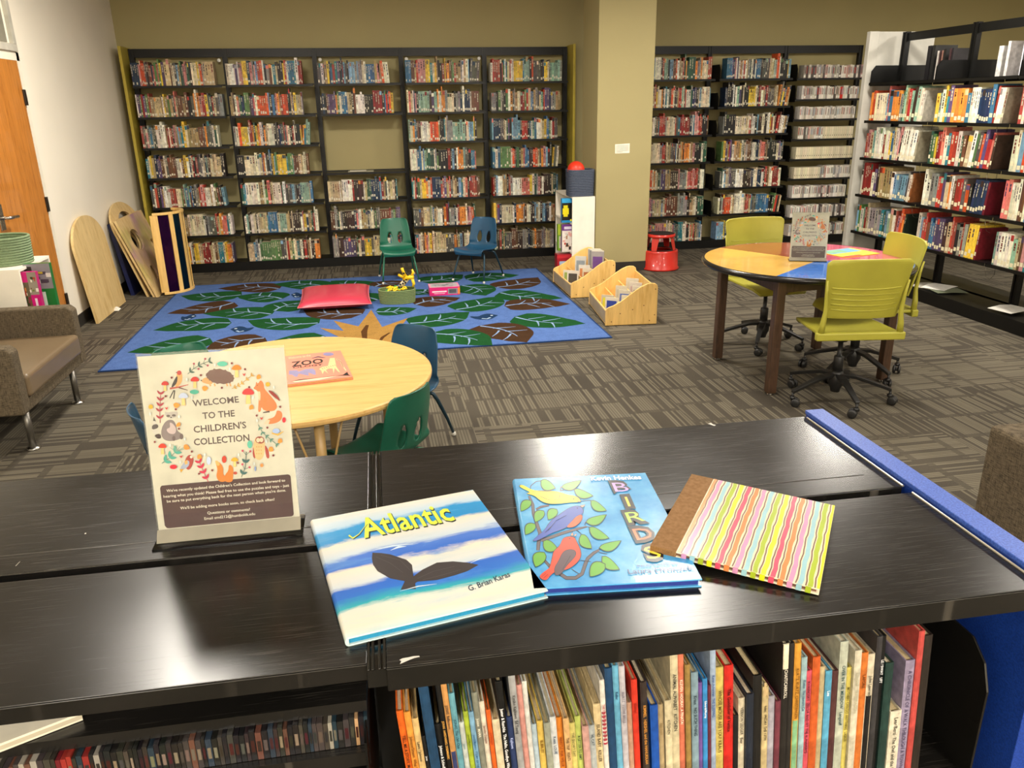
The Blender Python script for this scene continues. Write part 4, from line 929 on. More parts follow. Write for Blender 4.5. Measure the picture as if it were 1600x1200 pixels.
# toys in the olive basket
YT = plain('yellow_toy_plastic', 'f0c81e', .3, 0, .5, .04); GT = plain('green_toy_plastic', '3f9e3c', .3); BKT = plain('black_toy_plastic', '1d1c1e', .4)
rng = random.Random(3)
for k in range(16):
    a = rng.uniform(0, 2*pi); r_ = rng.uniform(.1, .85); x, y = .193+.125*r_*cos(a), 7.17+.075*r_*sin(a)
    t = thing('toy_link', (x, y, RT+.118+.01*(k % 3)), a, None, 'toy', 'toy links in the olive basket'); t.rotation_euler = (rng.uniform(-.5, .5), rng.uniform(-.5, .5), a)
    g = k in (2, 9, 12); mb = MB(); mb.tube([(.016*cos(q*pi/6), .016*sin(q*pi/6), 0) for q in range(12)], .006, 8, closed=True).tube([(.016, 0, 0), (.034, 0, 0)], .006, 8); mb.build('ring', GT if g else YT, t, smooth=True)
    tag(t, 'green ring-shaped toy link in the olive rope basket' if g else 'yellow ring-shaped toy link in the olive rope basket', None, 'green toy links in the olive basket' if g else 'yellow toy links in the olive basket')
    t['category'] = 'toy'
g0 = thing('toy_giraffe', (.27, 7.19, RT+.11), R(-25), 'yellow toy giraffe with black spots sticking up from the olive basket', 'toy')
mb = MB(); mb.tube([(-.06, 0, 0), (-.02, -.01, .05), (.03, -.015, .10)], [.022, .024, .020], 12); mb.build('body', plain('pale_toy_plastic', 'efe6c4', .35), g0, smooth=True)
mb = MB(); mb.tube([(.0, -.015, .085), (.04, -.02, .115), (.095, -.02, .12)], [.02, .024, .018], 12).tube([(.02, -.02, .115), (-.005, -.02, .175), (-.012, -.02, .20)], [.016, .013, .014], 10).tube([(.0, -.02, .115), (-.05, -.02, .135)], [.014, .012], 10).tube([(.075, -.02, .12), (.095, -.02, .165), (.085, -.02, .19)], [.014, .012, .008], 10).tube([(.08, -.02, .11), (.095, -.02, .06), (.085, -.02, .03)], [.015, .013, .011], 10)
mb.build('head_and_legs', YT, g0, smooth=True); mb = MB()
for x, z in ((-.045, .02), (-.03, .045), (-.005, .055), (-.02, .02), (.005, .08), (.02, .065), (.03, .095), (.01, .15), (.035, .155), (.05, .14)): mb.ball((x, -.036 if z < .1 else -.038, z+.005), (.010, .006, .010), 10, 6)
mb.build('spot', BKT, g0, smooth=True)
def art_game(q, rng):
    q(0, 1, .05, .95, 'e02a78', 'y'); q(.08, .56, .42, .58, 'fbe6ee', 'y'); q(.14, .5, .22, .32, 'f6b2cc', 'y'); q(.6, .92, .15, .82, '8f8f92', 'y'); q(.64, .88, .25, .72, '565659', 'y'); q(.93, 1, .1, .9, 'ef8a3c', 'y')
    q(0, 1, 0, 1, 'ea8fb2', 't'); q(.06, .94, .12, .92, 'b9b5b8', 't'); blotch(q, rng, 't', .08, .9, .15, .85, ['7d6f7a', 'd9cfd4', 'a08c96', 'c9b0bc', '6f7580'], 18)
gb = gbox('game_box', (.50, 7.33, RT), (.785, 7.52, RT+.078), 'y', ['d92872'], 'hot pink board game box lying on the rug in front of the blue chair', 'game box', art_game)
# red floor cushion
def cushion():
    t = thing('floor_cushion', (-.365, 7.325, RT), R(1), 'shiny red vinyl floor cushion lying on the rug', 'cushion'); n, m_ = 28, 28; V = []; F_ = []
    def h(u, v): e = (1-abs(u)**3.2)*(1-abs(v)**3.2); return max(0, e)**.34
    for s in (1, -1):
        for j in range(m_+1):
            for i in range(n+1):
                u, v = -1+2*i/n, -1+2*j/m_; k = 1-.05*(1-abs(u)**2)*abs(v)**2; k2 = 1-.05*(1-abs(v)**2)*abs(u)**2
                V.append((u*.315*k2, v*.385*k, .050+(.062 if s > 0 else -.047)*h(u, v)))
    q = (n+1)*(m_+1)
    for j in range(m_):
        for i in range(n):
            a = j*(n+1)+i; F_.append((a, a+1, a+n+2, a+n+1)); F_.append((q+a, q+a+n+1, q+a+n+2, q+a+1))
    o = MB().add(V, F_).build('cover', plain('red_vinyl', 'c63a50', .3, 0, .5, .03, 4, .2, .1, 60), t, smooth=True)
    w = MB(); P = []
    for a, b in (((-1, -1), (1, -1)), ((1, -1), (1, 1)), ((1, 1), (-1, 1)), ((-1, 1), (-1, -1))):
        for k in range(10):
            u, v = a[0]+(b[0]-a[0])*k/10, a[1]+(b[1]-a[1])*k/10; kk = 1-.05*(1-abs(u)**2)*abs(v)**2; k2 = 1-.05*(1-abs(v)**2)*abs(u)**2; P.append((u*.317*k2, v*.387*kk, .050))
    w.tube(P, .004, 6, closed=True).build('piping', plain('pale_red_piping', 'de7d80', .4), t, smooth=True)
cushion()
# ================================================================== LOUNGE ARMCHAIRS
TWEED = fabric('brown_tweed', '6f6350', '42392d', 190); LEATH = plain('tan_vinyl', '74624a', .38, 0, .5, .06, 4, .1, .1, 120)
def armchair():
    t = thing('armchair')                               # origin: floor under the middle of the front edge, front towards +x
    for s in (-1, 1):
        y0, y1 = (.40, .49) if s > 0 else (-.49, -.40)
        P = [(0.0, .235), (0.0, .565), (-.03, .592), (-.62, .592), (-.62, .235)]; M = Matrix(((1, 0, 0, 0), (0, 0, 1, 0), (0, 1, 0, 0), (0, 0, 0, 1)))
        MB().prism(P[::-1], y0, y1, M).build('arm', TWEED, t, bevel=.012, seg=3)
    MB().box((-.72, -.49, .235), (-.60, .49, .76)).build('back_panel', TWEED, t, bevel=.015, seg=3)
    MB().box((-.60, -.40, .235), (-.004, .40, .30)).build('seat_frame', TWEED, t, bevel=.006)
    MB().box((-.60, -.397, .30), (.012, .397, .425)).build('seat_cushion', LEATH, t, bevel=.022, seg=4)
    MB().box((-.60, -.39, .425), (-.50, .39, .72)).build('back_cushion', LEATH, t, bevel=.02, seg=3)
    for x in (-.055, -.60):
        for y in (-.355, .355):
            l = MB().tube([(x, y, .012), (x, y, .236)], .018, 14).build('leg', plain('satin_steel', '8f8b84', .35, .9), t, smooth=True)
            MB().lathe([(.034, 0), (.036, .004), (.03, .010), (.012, .016), (0, .016)], 20, Matrix.Translation((x, y, 0))).build('foot', CHROME, l, smooth=True)
    return t
ac = armchair()
put(ac, -1.80, 4.63, 0, 'brown tweed armchair with tan vinyl seat, back to the cream wall', 'armchair', 'brown armchairs', 0, True)
put(ac, 2.50, 1.43, 0, 'brown tweed armchair beyond the blue end of the low bookcase, seen from behind', 'armchair', 'brown armchairs')
# ================================================================== LOW DOUBLE BOOKCASE IN THE FOREGROUND
HC = 1.0447
def topmat():
    t = NT('scratched_black_top'); cl = t.noise(5, detail=3); S = None
    for ang, sx, sy, thr, lo in ((24, 9, 1300, 5.75, (0, 0, 0)), (64, 12, 1500, 6.1, (3, 1, 0)), (-9, 7, 1100, 5.9, (1, 5, 0)), (118, 14, 1700, 6.3, (2, 2, 0))):
        n = t.noise(1, t.mapping((sx, sy, 0), (0, 0, R(ang)), lo), detail=1, rough=.4)
        q = t.math('MINIMUM', t.math('MAXIMUM', t.math('MULTIPLY_ADD', n, 10.0, -thr-.9), 0.0), 1.0)
        S = q if S is None else t.math('MAXIMUM', S, q)
    patch = t.math('MINIMUM', t.math('MAXIMUM', t.math('MULTIPLY_ADD', t.noise(3.2, t.mapping(loc=(7, 3, 0)), detail=2), 5.0, -1.8), .25), 1.0)
    S = t.math('MULTIPLY', S, patch)
    base = t.ramp(cl, [(.35, '11100e'), (.68, '1a1816')])
    t.set(t.mix(t.math('MULTIPLY', S, .30), base, '8a8276'), t.math('ADD', t.math('MULTIPLY_ADD', cl, .12, .17), t.math('MULTIPLY', S, .2)), spec=.5); return t.m
TOP = topmat(); CY = -.0119
K = thing('low_bookcase', (0, 0, 0), 0, 'waist-high black double-sided bookcase with a blue end panel, scratched top', 'bookcase')
cO = Vector((.8961, 1.4492, 0)); cC, cS = cos(CY), sin(CY)
def kl(x, y, z): return (cO.x+x*cC-y*cS, cO.y+x*cS+y*cC, z)      # bookcase-local: x from the right end, y from the back edge
KM = Matrix.Translation(cO) @ Matrix.Rotation(CY, 4, 'Z')
def board(x0, x1, y0, y1, lipf, extra=0, name='top_board', lip=.034):
    mb = MB(); e = .006
    mb.box((x0, y0, HC-.0015), (x1, y1, HC), KM)
    fy = y0 if lipf else y1
    mb.box((x0, min(fy, fy-.0015 if lipf else fy), HC-lip), (x1, max(fy, fy+.0015), HC-.0015), KM)
    oy = y1 if lipf else y0
    mb.box((x0, oy-.0008, HC-.03), (x1, oy+.0008, HC-.0015), KM)
    for x in (x0, x1): mb.box((x-.0008, y0, HC-lip), (x+.0008, y1, HC-.0015), KM)
    return mb.build(name, TOP, K, bevel=.0012)
YFr, YS0, YS1 = -.6517, -.358, -.338
XSe = -.9205
GLOSS_ = plain('worn_fold_edge', '4a4641', .3, 0, .5, .1)
b1 = board(XSe+.012, -.012, YFr, YS0-.003, True); board(XSe+.012, -.012, YS1, 0, False)
b2 = board(XSe-.92, XSe-.012, YFr+.013, YS0-.003, True, 0, 'top_board', .024); board(XSe-.92, XSe-.012, YS1, 0, False)
board(XSe-1.85, XSe-.945, YFr-.004, YS0-.003, True); board(XSe-1.85, XSe-.945, YS1, 0, False)
for xa, xb in ((XSe+.014, -.05), (XSe-.92, XSe-.014)): MB().tube([kl(xa, YS1+.055, HC-.0002), kl(xb, YS1+.055, HC-.0002)], .0009, 6).build('fold_line', GLOSS_, K, smooth=True)
# raised folded edges beside the joints, the joints' dark channel and the blue end cap
GLOSS = plain('glossy_black_steel', '151412', .16, 0, .6, .1)
for x in (XSe,):
    for dx in (-.0098, -.0045, .0035, .0098):
        MB().tube([kl(x+dx, YFr+.0, HC-.001), kl(x+dx, -.001, HC-.001)], .0018, 8).build('joint_rib', GLOSS, K, smooth=True)
    MB().box((x-.012, YFr+.004, HC-.03), (x+.012, -.004, HC-.004), KM).build('joint_channel', GLOSS, K)
MB().box((XSe-1.85, YS0-.002, HC-.10), (-.012, YS1, HC-.03), KM).build('spine_beam', BLACK, K)
MB().tube([kl(-.010, YFr, HC+.001), kl(-.010, YS0-.006, HC+.001)], .002, 8).build('edge_trim', plain('pale_worn_edge', 'b9b4a8', .25, .6), K); MB().tube([kl(-.010, YS1, HC+.001), kl(-.010, -.01, HC+.001)], .002, 8).build('edge_trim', plain('pale_worn_edge', 'b9b4a8', .25, .6), K)
def bluemat(name, a, b, r_): 
    t = NT(name); f = t.noise(330, detail=2); t.set(t.ramp(f, [(.35, a), (.65, b)]), r_, spec=.5); t.bump(f, .5, .0008); return t.m
BLUE = bluemat('blue_laminate_panel', '12307c', '1b3f98', .4); BLUET = bluemat('blue_pebbled_cap', '2b4aa2', '4468c4', .42)
MB().box((-.0055, YFr-.01, 0), (.031, .004, HC+.004), KM).build('end_panel', BLUE, K, bevel=.001)
MB().box((-.007, YFr-.012, HC+.0045), (.034, .006, HC+.0125), KM).build('end_cap', BLUET, K, bevel=.0015)
# uprights and shelves under the tops
for x in (XSe-.92, XSe, -.03):
    MB().box((x-.018, YS0-.02, 0), (x+.018, YS0+.03, HC-.10), KM).build('upright', BLACK, K)
SZ = .700
def kshelf(x0, x1, z, yf=YFr+.012, yb=YS0-.022, name='shelf', lp=.022): return MB().box((x0, yf, z-lp), (x1, yf+.002, z), KM).box((x0, yf+.002, z-.002), (x1, yb, z), KM).box((x0, yb-.002, z), (x1, yb, z+.03), KM).build(name, TOP, K)
for z in (SZ, .38, .09): kshelf(XSe+.02, -.034, z)
kshelf(XSe-.90, XSe-.02, .950, YFr+.060, lp=.017); kshelf(XSe-.90, XSe-.02, .884, YFr+.040); kshelf(XSe-.90, XSe-.02, .60); kshelf(XSe-.90, XSe-.02, .30); kshelf(XSe-.90, XSe-.02, .09)
for x in (XSe-.024,): MB().box((x, YFr+.012, SZ-.02), (x+.003, YS0-.022, HC-.12), KM).build('shelf_bracket', BLACK, K)
p = [(-.038, SZ), (-.038, SZ+.24)]
br_ = MB(); pts = [(YFr+.015, SZ-.02), (YFr+.015, SZ+.16), (YFr+.03, SZ+.20), (YFr+.06, SZ+.225), (YS0-.03, SZ+.225), (YS0-.03, SZ-.02)]
br_.add([(-.05, y, z) for y, z in pts]+[(-.046, y, z) for y, z in pts], [(5, 4, 3, 2, 1, 0), (6, 7, 8, 9, 10, 11)]+[(i, (i+1) % 6, 6+(i+1) % 6, 6+i) for i in range(6)], KM); br_.build('shelf_bracket', GLOSS, K, bevel=.001)
MB().box((XSe-1.8, YS0+.0, .09), (-.036, YS0+.006, HC-.105), KM).build('back_panel', BLACK, K)
for z in (.09, .40, .70): MB().box((XSe-.90, YS1+.02, z-.02), (-.036, -.012, z), KM).build('shelf', BLACK, K)
# scuffs of white paint on the tops
for pl, cl_ in (([(624, 1031), (629, 1028.5), (638, 1027), (646, 1025.2), (655, 1024.6), (656, 1026.5), (648, 1028), (640, 1031), (632, 1034.5), (625, 1037.5), (627, 1033)], 'c9c4bb'),
    ([(1106, 662), (1111, 660.5), (1114, 663), (1119, 664), (1116, 665.5), (1110, 663.5)], 'd0ccc2'), ([(132, 833.5), (134.5, 832.5), (134.8, 833.6), (132.5, 834.6)], 'e6e0d4'), ([(24, 884), (31, 877), (31.6, 877.6), (25, 884.8)], '8f897e')):
    mb = MB(); a = Art(mb, lambda u, v: pz(u, v, HC+.0003), (0, 0, 1), .0001); a.k = 0; a.poly(pl, cl_); mb.build('paint_scuff', PAPER, K)
# ================================================================== PICTURE BOOKS IN THE LOW BOOKCASE (left to right)
def c1(X, Y): return (590+X/5.926, 1040+Y/5.926)
def c2(X, Y): return (830+X/5.926, 1010+Y/5.926)
def c3(X, Y): return (1080+X/5.4545, 980+Y/5.4545)
def c4(X, Y): return (1250+X/5, 960+Y/5)
D_ = 'darkink'
FB = [(c1,80,470,70,'ef6a1c','orange',"TELL ME A STORY, MAMA",'3a1a12'),(c1,152,465,65,'f4a040','light orange',"Johnson/Simont  What I Love",'5a3010'),(c1,225,520,62,'ecc684','straw yellow',"Lewis / Johnson",'2b2620'),(c1,252,175,100,'1d4468','steel blue',None,''),
(c1,320,690,40,'1a1a1a','black',"Jones",'d8d8d8'),(c1,430,600,62,'141414','black',"Johnson & Schindler",'e9e9e9'),(c1,478,130,50,'121212','black',"JONAS  AARDVARKS, DISEMBARK!",'d9a04a'),(c1,520,130,58,'d69a58','tan over navy',"JONAS  Reflections",'23262e'),
(c1,590,290,60,'6ba9b8','teal',"JONAS  The 13th Clue",'16384a'),(c1,690,565,50,'cfd6cf','pale grey',"Jonas",'6d8d92'),(c1,728,470,50,'b3c63c','lime',"Jonell/Mathers",'5a6a1a'),(c1,782,465,50,'86b6d6','light blue',"Jonell/Mathers  IT'S MY BIRTHDAY, TOO",'2b5a86'),
(c1,806,290,58,'8b8c7c','grey-green',"Joosse   MAMA",'d9d4c0'),(c1,885,380,52,'efe3cd','cream',"Jennifer Dalquist",'6b3a2e'),(c1,962,440,45,'f06a24','orange and blue',"JOHNSTON",'9a2f1a'),(c1,1012,525,72,'ead9b4','cream',None,''),
(c1,1037,175,66,'111111','black',"Juster & Raschka  The Hello, Goodbye Window",'f1f1f1'),(c1,1140,30,66,'a9a9a9','silver grey',"Kimiko Kajikawa  Ed Young",'2d2d2d'),(c1,1170,510,58,'2c3c68','navy',"Kajikawa",'a9b4e0'),(c1,1238,225,56,'dc9a8e','salmon pink',None,''),
(c1,1292,190,48,'e4e2da','white paper-backed',None,''),(c1,1340,600,50,'bcd0dc','pale blue',None,''),(c1,1396,560,60,'e8c45e','mustard yellow',"BUBBLES!",'6b4a14'),
(c2,45,740,62,'a6a996','stone grey',None,''),(c2,115,690,60,'e3e6e6','white',"Keats  LOUIE",'24405e'),(c2,180,710,60,'ea8a2c','orange',"WHISTLE FOR WILLIE",'7a2b14'),(c2,246,695,56,'edbe80','apricot',"THE TRIP   KEATS",'4a3a28'),(c2,320,750,56,'e4d47a','pale yellow',"THE SNOWY DAY",'6a6440'),
(c2,380,690,56,'c3d06a','yellow-green',"A LETTER TO AMY",'2e4030'),(c2,452,760,64,'d8a79c','dusty pink',None,''),(c2,526,760,58,'b9bfbe','cool grey',"HI, CAT!",'33424e'),(c2,572,575,70,'ecd3a0','sand',"ISLAND BABY   KELLER",'3c3224'),(c2,600,350,50,'efe9df','white with red stripes',"THE STAR-SPANGLED BANNER",'b0404c'),
(c2,637,235,74,'1f466e','dark blue',None,''),(c2,717,210,58,'6db4d6','sky blue',"Keller",'1f3f62'),(c2,780,210,58,'c9c4cc','lavender grey',"KURTZ   I LOVE BELLS",'6b6470'),(c2,886,545,48,'c79a80','clay pink',None,''),(c2,912,330,58,'e23a26','bright red',"Kimmel",'8d1a12'),
(c2,1012,350,64,'3a2f2a','dark brown',"KIMMEL  HERSHEL and the HANUKKAH",'c98a3c'),(c2,1102,560,76,'1d56b8','royal blue',None,''),(c2,1187,575,50,'c0a87c','khaki tan',"King-Smith",'8a7248'),(c2,1242,525,62,'e8d9b2','ivory',"KITCHEN",'4b4434'),(c2,1302,25,76,'d8cba6','tall ivory',"ANIMAL ALPHABET   KITCHEN",'3b3a34'),
(c2,1415,100,60,'e07a5c','coral',"KLEVEN  HOORAY, A PINATA!",'f6dcc4'),(c2,1476,190,52,'a58648','ochre brown',None,''),(c2,1538,250,66,'8aa6b4','blue-grey',"Kraus   NO SUCH THING",'22303a'),
(c3,125,480,34,'7a5aa8','purple',None,''),(c3,157,445,42,'3f97dc','bright blue',"Edwards/Murray",'f0f4fa'),(c3,200,500,30,'6d3040','maroon',None,''),(c3,226,210,50,'a9bcd6','pale blue-white',"Karen Ackerman  THE SLEEPING",'1f4a86'),(c3,277,370,68,'dcc66c','dull yellow',"WHOSE MOUSE ARE YOU? KRAUS",'5a4a20'),
(c3,352,345,80,'dc2a22','bright red',"The Gondolier of Venice",'3a0d0c'),(c3,413,770,46,'1d1c1c','black',None,''),(c3,457,630,56,'e6d9bb','cream',"VERNON LEDGER   Bear",'3a342c'),(c3,513,580,66,'232a38','blue-black',None,''),(c3,582,440,80,'1c1a18','worn black',None,''),
(c3,692,520,52,'dcc590','frayed tan',"Isaac   FRIDAY THE 13TH",'2b2620'),(c3,750,600,54,'b4b0bc','misty grey',None,''),(c3,812,630,46,'7b3a48','wine red',None,''),(c3,866,150,60,'26221f','black with a cream top',"CHAIT/CARROLL",'e0d8c8'),(c3,930,150,48,'2b2724','dark brown',None,''),
(c3,984,150,58,'e6a23c','amber',"KURTZ, KURTZ, CHRISTENSEN",'6a4212'),(c3,1038,260,48,'a9c9cf','pale teal',"Kuskin  The Upstairs Cat",'2a4f6c'),(c3,1084,390,54,'e8596a','pink-red',"KVASNOSKY  ZELDA AND IVY THE RUNAWAYS",'4a1a2a'),
(c4,166,350,62,'d9622a','burnt orange',None,''),(c4,226,430,44,'cdb98c','tan',None,''),(c4,270,460,52,'5fb0d6','cyan',"Lee",'eaf4fa'),(c4,322,462,50,'5a3434','chocolate',None,''),(c4,404,230,66,'c6cbb8','pale sage',"OVER IN THE MEADOW   Langstaff",'2c4a4c'),(c4,444,440,44,'e6d46a','lemon yellow',"MOTHERS CAN DO ANYTHING  LASKER",'5c5420'),
(c4,500,290,54,'e4dcc4','off-white',"Langstaff   TEA DRAGON",'a9a48c'),(c4,556,310,54,'e07c34','orange',"LAFORE",'5a2a10'),(c4,614,320,54,'e9dcc0','cream over black',"John Lawrence   This Little Chick",'2b2a28'),(c4,668,180,46,'3c3a3c','black and blue',None,''),(c4,734,190,44,'131313','black',"LE / SWIAT   LIFT",'ececec'),
(c4,765,390,64,'23403a','dark green',None,''),(c4,800,760,88,'efe5cc','small cream',"Lear/Berti  The Owl and the Pussycat",'33302a'),(c4,916,370,74,'a497b4','lavender',"A CHRONICLE OF A WALK THROUGH A TOWN",'4d4560'),(c4,960,140,48,'d0504a','coral red',None,''),(c4,1018,180,72,'2f2620','dark brown, cream-edged',None,'')]
COVERM = attr_mat('worn_cover_print', .42, .4, .13, 0, 70); YSP = .812; TH = R(-4.2)
L_ = []
for f, X, Y, w_, col, cn, ti, tc in FB:
    u, v = f(X, Y); P = py(u, v, YSP); sc = 5.926 if f in (c1, c2) else (5.4545 if f is c3 else 5); P2 = py(u+w_/sc, v, YSP)
    h = (P.z-SZ)/cos(TH); L_.append([P.x+h*sin(-TH)*1.0, P2.x-P.x, h, col, cn, ti, tc])
L_.sort(key=lambda q: q[0]); lim = .7405; x = -.0085+.015
tot = sum(q[1] for q in L_); sc_ = min(1.0, (lim-x)/(tot+.0005*len(L_)))
MB1 = Matrix.Rotation(CY, 4, 'Z')
for k, (xb, t_, h, col, cn, ti, tc) in enumerate(L_):
    t_ *= sc_; h = min(h, .318)
    if xb > x+.0: x = min(xb, x+.006) if (lim-x) > sum(q[1]*sc_ for q in L_[k:])+.008 else x
    rng = random.Random(k*13+5); d_ = min(.22, max(.17, h*.8)); dy = rng.uniform(0, .006)
    t = thing('picture_book', (x, YSP+dy, SZ+.0008), 0); t.rotation_euler = (0, TH, CY); w_ = .0020
    cv = MB(); c = tuple(q_*.88+.01 for q_ in h2(col)); cv.color(c)
    cv.box((0, w_*.6, 0), (w_, d_, h)).box((t_-w_, w_*.6, 0), (t_, d_, h)); n = 6
    pr = [(t_*(q/n), .0022-.0022*sin(pi*q/n)**.5) for q in range(n+1)]; cv.prism(pr+[(t_, w_+.0006), (0, w_+.0006)], 0, h)
    if 'cream top' in cn: cv.prism([(a_-0, b_-.0002) for a_, b_ in pr]+[(t_, w_), (0, w_)], h*.86, h+.0002, None, 'e3d9bd')
    if cn.startswith('tan over navy'): cv.prism([(a_, b_-.0002) for a_, b_ in pr]+[(t_, w_), (0, w_)], 0, h*.62, None, '343c66')
    if cn.startswith('cream over black'): cv.prism([(a_, b_-.0002) for a_, b_ in pr]+[(t_, w_), (0, w_)], 0, h*.72, None, '1d1b1a')
    if 'red stripes' in cn:
        for q in range(9): cv.prism([(a_, b_-.0002) for a_, b_ in pr]+[(t_, w_), (0, w_)], h*.80-.0065*q, h*.80-.0065*q+.0032, None, 'a33040')
    if cn == 'amber': cv.prism([(a_, b_-.0002) for a_, b_ in pr]+[(t_, w_), (0, w_)], 0, h*.55, None, '7fb083')
    if cn == 'frayed tan': cv.add([(0, -.001, h*.93), (t_*.5, -.003, h*.95), (t_, -.001, h*.91), (t_*.8, .003, h+.004), (t_*.3, .002, h+.006)], [(0, 1, 2, 3, 4)], None, 'cdb182')
    cv.build('cover', COVERM, t, bevel=.0004)
    pcol = 'c9b68c' if rng.random() < .6 else 'd8cbae'
    if t_ > 2.5*w_: MB().box((w_, w_+.0008, .003), (t_-w_, d_-.003, h-.0035)).build('page_block', plain('page_edges_'+('warm' if pcol == 'c9b68c' else 'pale'), pcol, .85, 0, .2, .08, 500), t)
    if ti:
        mb = MB(); cap = t_*.46 if t_ < .012 else t_*.40; asp = tasp(ti, 1); Ln = asp*cap; mx = h*.80; 
        if Ln > mx: cap *= max(.75, mx/Ln); Ln = min(asp*cap, mx)
        top = h*(.93 if Ln > h*.5 else .86)
        if ti.startswith('JONAS') and 'AARD' in ti: top = h*.78
        if h < .22: top = h*.93
        text(mb, ti, ((t_-cap)/2, -.0009, top), (0, 0, -Ln), (cap, 0, 0), tc, 1); mb.build('spine_title', PRINT, t)
    wtxt = '%s picture book' % cn
    lft = L_[k-1][4] if k else None; rgt = L_[k+1][4] if k+1 < len(L_) else None
    lab = wtxt+(', between the %s and %s ones in the low bookcase' % (lft, rgt) if lft and rgt else ', first beside the joint post in the low bookcase' if not lft else ', last beside the empty gap in the low bookcase')
    lab = lab if lab not in USED else wtxt+' in the low bookcase, %s from the joint post' % ORD[k]
    if len(lab.split()) > 16: lab = wtxt+', %s from the joint post in the low bookcase' % ORD[k]
    tag(t, lab, 'picture book', 'picture books in the low bookcase')
    x += t_/cos(TH)+.0005
# slim dark cases in the left bay
rng = random.Random(21); x = -.052; z = .8848; k = 0
SC_ = [('1c1b1b', 'black'), ('2b2724', 'dark brown'), ('23303a', 'blue-black'), ('3a3532', 'dark grey'), ('6a1a22', 'dark red'), ('8a2b26', 'red'), ('8b8478', 'grey'), ('b9986c', 'tan'), ('5b3b30', 'brown'), ('d8c9a6', 'cream')]
while x > -.60 and k < 92:
    t_ = rng.uniform(.0042, .0075); pos = (-.052-x)/.5
    wt = [12, 6, 6, 6, .3, .2, 1.2, .5, 1.2, .1] if pos < .55 else [7, 4, 2, 4, 4, 2, 2, .6, 1.5, .3]
    c, cn = rng.choices(SC_, wt)[0]; h = rng.uniform(.042, .047); cc = jit(c, rng, .03)
    mb = MB().box((-t_/2, 0, 0), (t_/2, .125, h), None, cc); mb.add([(-t_*.3, -.0004, h*.3), (t_*.3, -.0004, h*.3), (t_*.3, -.0004, h*.7), (-t_*.3, -.0004, h*.7)], [(0, 1, 2, 3)], None, jit(rng.choice(['4a443e', '2a2622', '6c6152', '3a1a1a']), rng))
    o = mb.build('slim_case', PRINT); o.location = (x-t_/2, .862, z); o.rotation_euler = (0, 0, CY)
    tag(o, '%s slim case, %s from the joint post, in the left bay' % (cn, ORD[k]), 'slim case', 'slim cases in the low bookcase'); x -= t_+.0006; k += 1
# pale board book lying in the left bay
t = thing('board_book', (-.558, .915, .9508), R(25), 'pale board book lying in the left bay just under the top', 'book')
mb = MB().box((-.13, -.075, .0), (.13, .075, .012), None, 'ded6c2'); mb.box((-.13, -.0755, .003), (.13, -.075, .009), None, 'b5ab95'); mb.build('cover', PRINT, t, bevel=.002)
mb = MB(); a = Art(mb, lambda x_, y_: Vector((x_, y_, .0121)), (0, 0, 1), .0001); a.line([(-.08, -.03), (-.02, -.005), (.03, -.02), (.09, .01)], .002, '9a7a4a')
for p in ((-.02, -.005), (.03, -.02), (.07, .0)): a.ell(p[0], p[1], .007, .004, 'b08b4c')
mb.build('cover_print', PRINT, t)
# ================================================================== BOOKS LYING ON THE TOP
def textq(a, t_, p0, p1, tl, col, bold=0, inner=None):
    A, B, T = a.P(p0), a.P(p1), a.P(tl); text(a.mb, t_, A, B-A, T-A, col, bold); a.k += 1
def flatbook(name, quad, th, label, covermat, edge, page, z=HC):
    t, o_, ux, uy, w, hh = book_flat(name, quad, z, th, edge, label, 'picture book'); flat_parts(t, w, hh, th, covermat, edge, page); return t, o_, ux, uy, w, hh
# --- ocean book
def ocean():
    q = NT('ocean_cover_paint'); sep = q.n('ShaderNodeSeparateXYZ'); q.l(q.obj(), sep.inputs[0])
    n = q.noise(1, q.mapping((7, 26, 1)), detail=6, rough=.65, dist=.4); n2 = q.noise(1, q.mapping((3.2, 3.2, 1), loc=(4, 2, 0)), detail=2)
    v = q.math('ADD', q.math('MULTIPLY_ADD', sep.outputs[1], 3.0, .5), q.math('ADD', q.math('MULTIPLY_ADD', n, .16, -.08), q.math('MULTIPLY_ADD', n2, .14, -.07)))
    c = q.ramp(v, [(.0, 'b9d6d6'), (.07, 'd9d3c2'), (.17, 'd0d2c8'), (.20, '2fa3ad'), (.26, '2d6cc4'), (.33, '2f63c0'), (.36, 'c3ccd2'), (.47, 'dad3c2'), (.50, '3a6bc4'), (.57, '4b74c8'), (.60, 'bccad6'), (.70, 'd8d2c2'), (.73, '2a87c4'), (.83, '2f8fcb'), (.86, 'b5cbdc'), (.97, 'dcd6c6'), (1.0, '9cc4e0')])
    d = q.mix(q.math('MULTIPLY', q.math('MAXIMUM', q.math('MULTIPLY_ADD', n, 3.0, -1.5), 0.0), .55), c, '6fb0d8')
    q.set(d, .22, spec=.5, coat=.2); return q.m
OCE = ocean()
t, o_, ux, uy, w, hh = flatbook('picture_book', [(490, 811), (757, 762), (834, 927), (530, 1001)], .013, 'sea-striped picture book with a dark whale tail, lying beside the welcome sign', OCE, '2aa0d0', '2a86ae')
a, fin = local_art(t, o_, ux, uy, HC+.013, 'cover_print', PRINT)
k = lambda x, y: (470+x/4, 720+y/4)
a.poly([k(*p) for p in [(448,574),(500,576),(560,585),(660,618),(695,650),(704,722),(760,680),(850,636),(950,628),(1040,636),(1112,650),(1040,690),(960,716),(850,745),(730,755),(715,765),(719,802),(670,800),(624,806),(650,752),(560,735),(480,690),(452,650),(444,610)]], '3b3638')
for p in ([(470,600),(560,640),(640,700)], [(500,590),(620,620),(680,680)], [(730,735),(830,690),(960,660)], [(760,745),(880,715),(1000,680)]): a.line([k(*q_) for q_ in p], .5, '5a5456')
